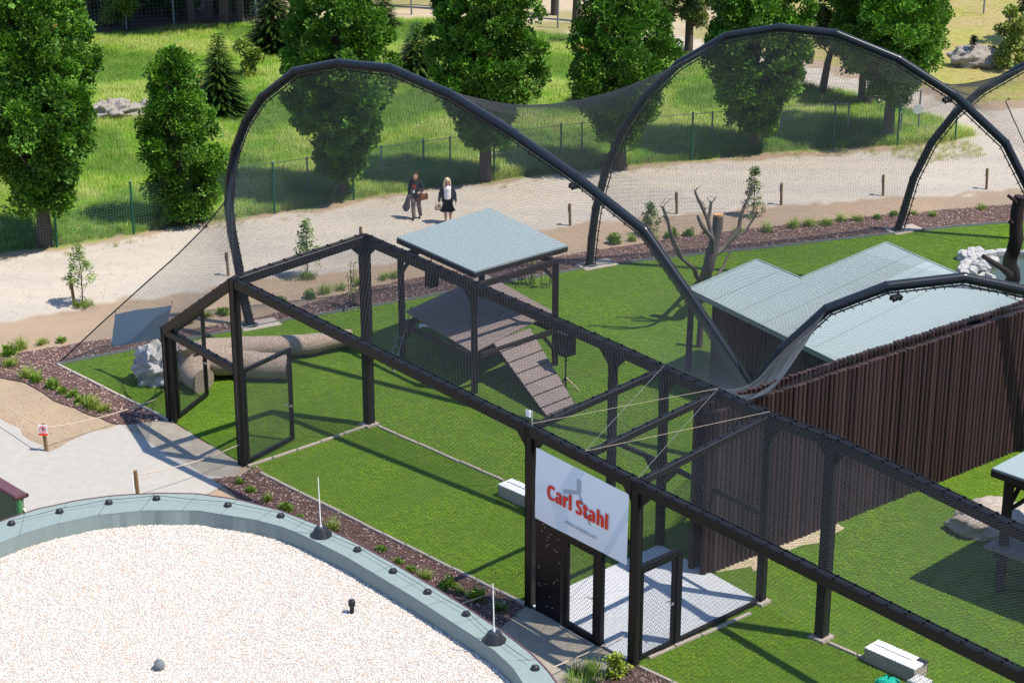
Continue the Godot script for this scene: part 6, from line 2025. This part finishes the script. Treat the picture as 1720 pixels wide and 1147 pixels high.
func stake(at: Vector3, tall: float, label: String, sign_: bool, tilted: bool) -> Node3D:
	var n := thing("sign_stake", label, "stake", at, "wooden stakes along the paths")
	var b := MB.new()
	b.tube([at - Vector3.UP * 0.05, at + Vector3(-0.03 if not tilted else -0.06, tall, 0)], [0.052, 0.05], 9)
	part("stake", b, M.stake_wood, n)
	if sign_:
		b = MB.new()
		b.box(Transform3D(Basis(Vector3.UP, 1.1), at + Vector3(-0.07, tall - 0.18, -0.03)), Vector3(0.2, 0.28, 0.012))
		part("sign_board", b, M.white_paint, n)
	return n


# ---------------------------------------------------------------- people
func blend_mesh(bones: Array, cell: float, soft: float) -> MB:   # tapered capsules joined smoothly, meshed as surface nets
	var lo := Vector3.ONE * 99.0
	var hi := Vector3.ONE * -99.0
	for q in bones:
		for e in 2:
			lo = lo.min(q[e] - Vector3.ONE * (q[2 + e] + soft + cell * 2)); hi = hi.max(q[e] + Vector3.ONE * (q[2 + e] + soft + cell * 2))
	var nx := int((hi.x - lo.x) / cell) + 2
	var ny := int((hi.y - lo.y) / cell) + 2
	var nz := int((hi.z - lo.z) / cell) + 2
	var f := PackedFloat32Array()
	f.resize(nx * ny * nz)
	f.fill(9.0)
	for q in bones:
		var a: Vector3 = q[0]
		var ab: Vector3 = q[1] - a
		var ra: float = q[2]
		var rb: float = q[3]
		var l2 := maxf(ab.length_squared(), 1e-9)
		var m := maxf(ra, rb) + soft + cell * 2
		var l := (a.min(q[1]) - Vector3.ONE * m - lo) / cell
		var h := (a.max(q[1]) + Vector3.ONE * m - lo) / cell
		for z in range(maxi(0, int(l.z)), mini(nz, int(h.z) + 1)):
			for y in range(maxi(0, int(l.y)), mini(ny, int(h.y) + 1)):
				var at := (z * ny + y) * nx
				for x in range(maxi(0, int(l.x)), mini(nx, int(h.x) + 1)):
					var p := lo + Vector3(x, y, z) * cell - a
					var t := clampf(p.dot(ab) / l2, 0.0, 1.0)
					var d := (p - ab * t).length() - lerpf(ra, rb, t)
					var o := f[at + x]
					var k := clampf(0.5 + 0.5 * (o - d) / soft, 0.0, 1.0)
					f[at + x] = lerpf(o, d, k) - soft * k * (1.0 - k)
	var b := MB.new()
	var id := PackedInt32Array()
	id.resize(nx * ny * nz)
	id.fill(-1)
	for z in nz - 1:
		for y in ny - 1:
			for x in nx - 1:
				var at := (z * ny + y) * nx + x
				var c := [f[at], f[at + 1], f[at + nx], f[at + nx + 1], f[at + nx * ny], f[at + nx * ny + 1], f[at + nx * ny + nx], f[at + nx * ny + nx + 1]]
				var inside := 0
				for v in c: inside += 1 if v < 0.0 else 0
				if inside == 0 or inside == 8: continue
				var sum := Vector3.ZERO
				var n := 0
				for e in [[0, 1], [2, 3], [4, 5], [6, 7], [0, 2], [1, 3], [4, 6], [5, 7], [0, 4], [1, 5], [2, 6], [3, 7]]:
					var u: float = c[e[0]]
					var w: float = c[e[1]]
					if (u < 0.0) == (w < 0.0): continue
					var p0 := Vector3(e[0] & 1, (e[0] >> 1) & 1, e[0] >> 2)
					var p1 := Vector3(e[1] & 1, (e[1] >> 1) & 1, e[1] >> 2)
					sum += p0.lerp(p1, u / (u - w)); n += 1
				var g := Vector3(c[1] + c[3] + c[5] + c[7] - c[0] - c[2] - c[4] - c[6], c[2] + c[3] + c[6] + c[7] - c[0] - c[1] - c[4] - c[5], c[4] + c[5] + c[6] + c[7] - c[0] - c[1] - c[2] - c[3]).normalized()
				id[at] = b.put(lo + (Vector3(x, y, z) + sum / n) * cell, g)
	var step := [1, nx, nx * ny]
	for z in range(1, nz - 1):
		for y in range(1, ny - 1):
			for x in range(1, nx - 1):
				var at := (z * ny + y) * nx + x
				var s := f[at] < 0.0
				for ax in 3:
					if (f[at + step[ax]] < 0.0) == s: continue
					var p: int = step[(ax + 1) % 3]
					var r: int = step[(ax + 2) % 3]
					var q := [id[at - p - r], id[at - r], id[at], id[at - p]]
					if q.min() < 0: continue
					if s: b.tri(q[0], q[1], q[2]); b.tri(q[0], q[2], q[3])
					else: b.tri(q[0], q[2], q[1]); b.tri(q[0], q[3], q[2])
	return b

func hand(bones: Array, wrist: Vector3, tip: Vector3, side: Vector3, curl: Vector3) -> void:   # palm, four unequal fingers and a thumb from the palm's side
	var d := (tip - wrist).normalized()
	var palm := wrist + d * 0.085
	bones.append([wrist, palm, 0.024, 0.028])
	for k in 4:
		var o := palm + side * (k - 1.5) * 0.019
		var l: float = [0.062, 0.075, 0.07, 0.055][k]
		var knee := o + d * l * 0.55 + curl * 0.012
		bones.append([o, knee, 0.0095, 0.009])
		bones.append([knee, knee + (d * 0.7 + curl).normalized() * l * 0.55, 0.009, 0.007])
	var th := wrist + d * 0.035 + side * -0.026
	bones.append([th, th + (d * 0.6 - side * 0.8).normalized() * 0.035, 0.011, 0.01])
	bones.append([th + (d * 0.6 - side * 0.8).normalized() * 0.035, th + (d * 1.4 - side * 0.8).normalized() * 0.062, 0.01, 0.008])

func head_parts(t: Node3D, c: Vector3) -> void:
	for s in [-1.0, 1.0]:
		var b := MB.new()
		b.ball(Transform3D(Basis.from_scale(Vector3(0.013, 0.008, 0.008)), c + Vector3(s * 0.032, 0.0, 0.088)), 4, 6)
		local_part("eye", b, M.rubber, t)
		b = MB.new()
		b.tube([c + Vector3(s * 0.018, 0.022, 0.093), c + Vector3(s * 0.047, 0.023, 0.084)], [0.005], 5)
		local_part("eyebrow", b, M.dark_hair, t)
	var b := MB.new()
	b.tube([c + Vector3(-0.022, -0.062, 0.083), c + Vector3(0, -0.06, 0.091), c + Vector3(0.022, -0.062, 0.083)], [0.006], 5)
	local_part("mouth", b, M.red_print, t)

func build_people() -> void:
	# left woman: dark blazer, red lanyard, taupe trousers, walking towards the viewer
	var f0 := Vector3(-3.457, 0.000, -69.743)
	var t := thing("person", "walking person in dark blazer and taupe trousers with a red lanyard", "person", f0, "people walking on the track")
	t.rotation.y = -0.15
	var fl := Vector3(-0.06, 0.05, 0.16)
	var fr := Vector3(0.13, 0.06, -0.12)
	var kl := Vector3(-0.08, 0.49, 0.12)
	var kr := Vector3(0.11, 0.50, 0.05)
	var el := Vector3(-0.235, 1.09, 0.0)
	var er := Vector3(0.25, 1.10, -0.01)
	var wl := Vector3(-0.235, 0.86, 0.09)
	var wr := Vector3(0.215, 1.02, 0.20)
	var hd := Vector3(0.0, 1.555, 0.03)
	var skin := [[hd + Vector3(0, 0.03, -0.01), hd + Vector3(0, 0.0, 0.0), 0.092, 0.088], [hd, hd + Vector3(0, -0.07, 0.035), 0.08, 0.05], [hd + Vector3(0, -0.01, 0.085), hd + Vector3(0, -0.03, 0.105), 0.012, 0.013], [Vector3(0, 1.38, 0), hd + Vector3(0, -0.06, 0), 0.052, 0.05],
		[hd + Vector3(-0.09, -0.01, 0), hd + Vector3(-0.09, 0.02, -0.005), 0.016, 0.016], [hd + Vector3(0.09, -0.01, 0), hd + Vector3(0.09, 0.02, -0.005), 0.016, 0.016],
		[Vector3(0, 1.30, 0), Vector3(0, 1.05, 0.01), 0.125, 0.11], [Vector3(-0.15, 1.355, 0), Vector3(0.15, 1.355, 0), 0.055, 0.055], [Vector3(0, 1.05, 0), Vector3(0, 0.92, 0), 0.11, 0.13],
		[Vector3(-0.165, 1.34, 0), el, 0.046, 0.036], [el, wl, 0.036, 0.025], [Vector3(0.165, 1.34, 0), er, 0.046, 0.036], [er, wr, 0.036, 0.025],
		[Vector3(-0.085, 0.90, 0), kl, 0.082, 0.052], [kl, fl + Vector3(0, 0.06, -0.02), 0.052, 0.034], [Vector3(0.085, 0.90, 0), kr, 0.082, 0.052], [kr, fr + Vector3(0, 0.06, -0.02), 0.052, 0.034],
		[fl, fl + Vector3(-0.01, -0.015, 0.14), 0.034, 0.028], [fr, fr + Vector3(0.02, -0.02, 0.13), 0.034, 0.028]]
	hand(skin, wl, wl + Vector3(0.0, -0.12, 0.03), Vector3(0, 0, 1), Vector3(0.5, 0, 0))
	hand(skin, wr, wr + Vector3(-0.05, 0.03, 0.1), Vector3(1, 0, 0.3).normalized(), Vector3(0, -0.6, 0))
	local_part("body", blend_mesh(skin, 0.011, 0.02), M.skin, t)
	local_part("blazer", blend_mesh([[Vector3(0, 1.30, -0.01), Vector3(0, 1.05, 0.0), 0.145, 0.135], [Vector3(0, 1.05, 0), Vector3(0, 0.86, 0), 0.14, 0.155], [Vector3(-0.155, 1.355, -0.005), Vector3(0.155, 1.355, -0.005), 0.068, 0.068], [Vector3(-0.17, 1.34, 0), el, 0.066, 0.056], [el, wl, 0.056, 0.045], [Vector3(0.17, 1.34, 0), er, 0.066, 0.056], [er, wr, 0.056, 0.045]], 0.014, 0.035), M.navy_cloth, t)
	local_part("trousers", blend_mesh([[Vector3(-0.09, 0.93, 0), kl, 0.108, 0.078], [kl, fl + Vector3(0, 0.05, -0.025), 0.078, 0.07], [Vector3(0.09, 0.93, 0), kr, 0.108, 0.078], [kr, fr + Vector3(0, 0.05, -0.025), 0.078, 0.07], [Vector3(-0.06, 0.93, 0), Vector3(0.06, 0.93, 0), 0.12, 0.12]], 0.014, 0.03), M.taupe_cloth, t)
	for q in [fl, fr]: local_part("shoe", blend_mesh([[q + Vector3(0, -0.012, -0.03), q + Vector3(0, -0.018, 0.14), 0.042, 0.036], [q + Vector3(0, 0.02, -0.03), q + Vector3(0, -0.01, 0.06), 0.04, 0.036]], 0.011, 0.02), M.black_cloth, t)
	local_part("hair", blend_mesh([[hd + Vector3(0, 0.05, -0.025), hd + Vector3(0, 0.02, -0.04), 0.096, 0.1], [hd + Vector3(-0.085, 0.02, -0.01), hd + Vector3(-0.10, -0.15, 0.0), 0.035, 0.04], [hd + Vector3(0.085, 0.02, -0.01), hd + Vector3(0.10, -0.15, 0.0), 0.035, 0.04], [hd + Vector3(0, 0.0, -0.06), hd + Vector3(0, -0.17, -0.06), 0.08, 0.07]], 0.012, 0.025), M.dark_hair, t)
	head_parts(t, hd)
	var b := MB.new()
	b.tube([Vector3(-0.05, 1.40, 0.06), Vector3(-0.07, 1.25, 0.145), Vector3(-0.03, 1.08, 0.155), Vector3(0.02, 1.25, 0.15), Vector3(0.05, 1.40, 0.06)], [0.012], 5)
	local_part("lanyard", b, M.orange_cord, t)
	b = MB.new()
	b.box(Transform3D(Basis(), Vector3(-0.04, 1.04, 0.165)), Vector3(0.075, 0.10, 0.008))
	local_part("badge", b, M.white_paint, t)
	bag("handbag", "brown leather handbag hanging on the blazer wearer's forearm", f0 + Vector3(0.29, 0.84, 0.12), Vector3(0.30, 0.24, 0.13), M.brown_leather, 0.3)
	# the coat over her other hand hangs as a soft fold
	var cm := blend_mesh([[Vector3(-0.26, 0.82, 0.10), Vector3(-0.36, 0.36, 0.06), 0.075, 0.10], [Vector3(-0.26, 0.80, 0.06), Vector3(-0.30, 0.40, 0.02), 0.06, 0.08], [Vector3(-0.27, 0.80, 0.12), Vector3(-0.44, 0.44, 0.10), 0.04, 0.05]], 0.014, 0.03)
	for k in cm.v.size(): cm.v[k] += f0
	whole("folded_coat", cm, mat("slate_cloth", Color(0.07, 0.065, 0.08), 0.9), "dark grey coat carried hanging from the blazer wearer's hand", "coat")
	# right woman: white blouse, open dark cardigan, flared black skirt
	var f1 := Vector3(-2.302, 0.000, -69.177)
	t = thing("person", "blonde person in white blouse, dark open jacket and flared black skirt", "person", f1, "people walking on the track")
	t.rotation.y = 0.05
	fl = Vector3(-0.07, 0.05, 0.14)
	fr = Vector3(0.10, 0.06, -0.10)
	kl = Vector3(-0.08, 0.47, 0.10)
	kr = Vector3(0.09, 0.48, 0.04)
	el = Vector3(-0.26, 1.08, -0.02)
	er = Vector3(0.26, 1.08, -0.02)
	wl = Vector3(-0.30, 0.84, 0.06)
	wr = Vector3(0.29, 0.84, 0.06)
	hd = Vector3(0.0, 1.54, 0.05)
	skin = [[hd + Vector3(0, 0.03, -0.01), hd, 0.09, 0.087], [hd, hd + Vector3(0, -0.07, 0.035), 0.078, 0.048], [hd + Vector3(0, -0.01, 0.083), hd + Vector3(0, -0.03, 0.103), 0.012, 0.013], [Vector3(0, 1.36, 0.01), hd + Vector3(0, -0.06, 0), 0.05, 0.048],
		[hd + Vector3(-0.088, -0.01, 0), hd + Vector3(-0.088, 0.02, -0.005), 0.016, 0.016], [hd + Vector3(0.088, -0.01, 0), hd + Vector3(0.088, 0.02, -0.005), 0.016, 0.016],
		[Vector3(0, 1.29, 0.01), Vector3(0, 1.05, 0.01), 0.125, 0.11], [Vector3(-0.145, 1.34, 0), Vector3(0.145, 1.34, 0), 0.053, 0.053], [Vector3(0, 1.05, 0), Vector3(0, 0.92, 0), 0.11, 0.135],
		[Vector3(-0.16, 1.33, 0), el, 0.046, 0.036], [el, wl, 0.036, 0.025], [Vector3(0.16, 1.33, 0), er, 0.046, 0.036], [er, wr, 0.036, 0.025],
		[Vector3(-0.085, 0.90, 0), kl, 0.085, 0.055], [kl, kl.lerp(fl, 0.4), 0.055, 0.056], [kl.lerp(fl, 0.4), fl + Vector3(0, 0.06, -0.02), 0.056, 0.034], [Vector3(0.085, 0.90, 0), kr, 0.085, 0.055], [kr, kr.lerp(fr, 0.4), 0.055, 0.056], [kr.lerp(fr, 0.4), fr + Vector3(0, 0.06, -0.02), 0.056, 0.034],
		[fl, fl + Vector3(-0.01, -0.02, 0.13), 0.034, 0.027], [fr, fr + Vector3(0.02, -0.02, 0.12), 0.034, 0.027]]
	hand(skin, wl, wl + Vector3(-0.01, -0.12, 0.03), Vector3(0, 0, 1), Vector3(0.5, 0, 0))
	hand(skin, wr, wr + Vector3(0.01, -0.12, 0.03), Vector3(0, 0, 1), Vector3(-0.5, 0, 0))
	local_part("body", blend_mesh(skin, 0.011, 0.02), M.skin, t)
	local_part("blouse", blend_mesh([[Vector3(0, 1.27, 0.02), Vector3(0, 1.05, 0.02), 0.142, 0.13], [Vector3(0, 1.05, 0.02), Vector3(0, 0.95, 0.01), 0.13, 0.14], [Vector3(-0.1, 1.33, 0.01), Vector3(0.1, 1.33, 0.01), 0.06, 0.06]], 0.014, 0.03), M.white_cloth, t)
	local_part("jacket", blend_mesh([[Vector3(-0.15, 1.34, -0.02), Vector3(0.15, 1.34, -0.02), 0.07, 0.07], [Vector3(-0.165, 1.33, 0), el, 0.066, 0.056], [el, wl, 0.056, 0.046], [Vector3(0.165, 1.33, 0), er, 0.066, 0.056], [er, wr, 0.056, 0.046], [Vector3(0, 1.28, -0.06), Vector3(0, 0.90, -0.07), 0.14, 0.15], [Vector3(-0.14, 1.26, 0.02), Vector3(-0.16, 0.84, 0.04), 0.055, 0.06], [Vector3(0.14, 1.26, 0.02), Vector3(0.16, 0.84, 0.04), 0.055, 0.06]], 0.014, 0.03), M.navy_cloth, t)
	var sk := MB.new()
	var rows := [[0.99, 0.135], [0.90, 0.165], [0.75, 0.175], [0.60, 0.195], [0.50, 0.255], [0.46, 0.275]]
	for k in rows.size():
		for m in 40:
			var a := TAU * m / 40
			var r: float = rows[k][1] + 0.022 * sin(a * 9.0) * k / 5.0
			sk.put(Vector3(cos(a) * r, rows[k][0] + 0.015 * sin(a * 4.5) * k / 5.0, sin(a) * r * 0.85), Vector3(cos(a), 0.25, sin(a)).normalized())
	for k in rows.size() - 1:
		for m in 40:
			var a := k * 40 + m
			var c := k * 40 + (m + 1) % 40
			sk.tri(a, a + 40, c + 40); sk.tri(a, c + 40, c)
	local_part("skirt", sk, M.black_cloth, t)
	for q in [fl, fr]: local_part("shoe", blend_mesh([[q + Vector3(0, -0.014, -0.03), q + Vector3(0, -0.02, 0.13), 0.04, 0.034]], 0.011, 0.02), M.beige_leather, t)
	local_part("hair", blend_mesh([[hd + Vector3(0, 0.055, -0.02), hd + Vector3(0, 0.02, -0.035), 0.1, 0.105], [hd + Vector3(-0.09, 0.03, 0.0), hd + Vector3(-0.115, -0.15, 0.03), 0.04, 0.05], [hd + Vector3(0.09, 0.03, -0.01), hd + Vector3(0.10, -0.10, 0.0), 0.035, 0.035], [hd + Vector3(0, 0.0, -0.06), hd + Vector3(0, -0.14, -0.06), 0.08, 0.07]], 0.012, 0.025), M.blonde_hair, t)
	head_parts(t, hd)
	b = MB.new()
	for s in [-1.0, 1.0]: b.ball(Transform3D(Basis.from_scale(Vector3(0.026, 0.02, 0.009)), hd + Vector3(s * 0.034, 0.002, 0.094)), 5, 8)
	b.tube([hd + Vector3(-0.09, 0.008, 0.02), hd + Vector3(-0.055, 0.008, 0.088), hd + Vector3(0.055, 0.008, 0.088), hd + Vector3(0.09, 0.008, 0.02)], [0.004], 5)
	local_part("sunglasses", b, M.rubber, t)
	bag("handbag", "beige handbag hanging from the blonde person's hand", f1 + Vector3(-0.34, 0.60, 0.10), Vector3(0.24, 0.20, 0.10), M.beige_leather, 0.22)

func bag(called: String, label: String, at: Vector3, s: Vector3, m: Material, strap: float) -> void:
	var t := thing(called, label, "handbag", at)
	var b := MB.new()
	b.box(Transform3D(Basis(Vector3.UP, 0.3), at), s, 0.03)
	part("pouch", b, m, t)
	b = MB.new()
	var p := []
	for k in 13:
		var a := PI * k / 12
		p.append(at + Vector3(cos(a) * s.x * 0.34, s.y * 0.45 + sin(a) * strap * 0.6, 0))
	b.tube(p, [0.009], 5)
	part("strap", b, m, t)
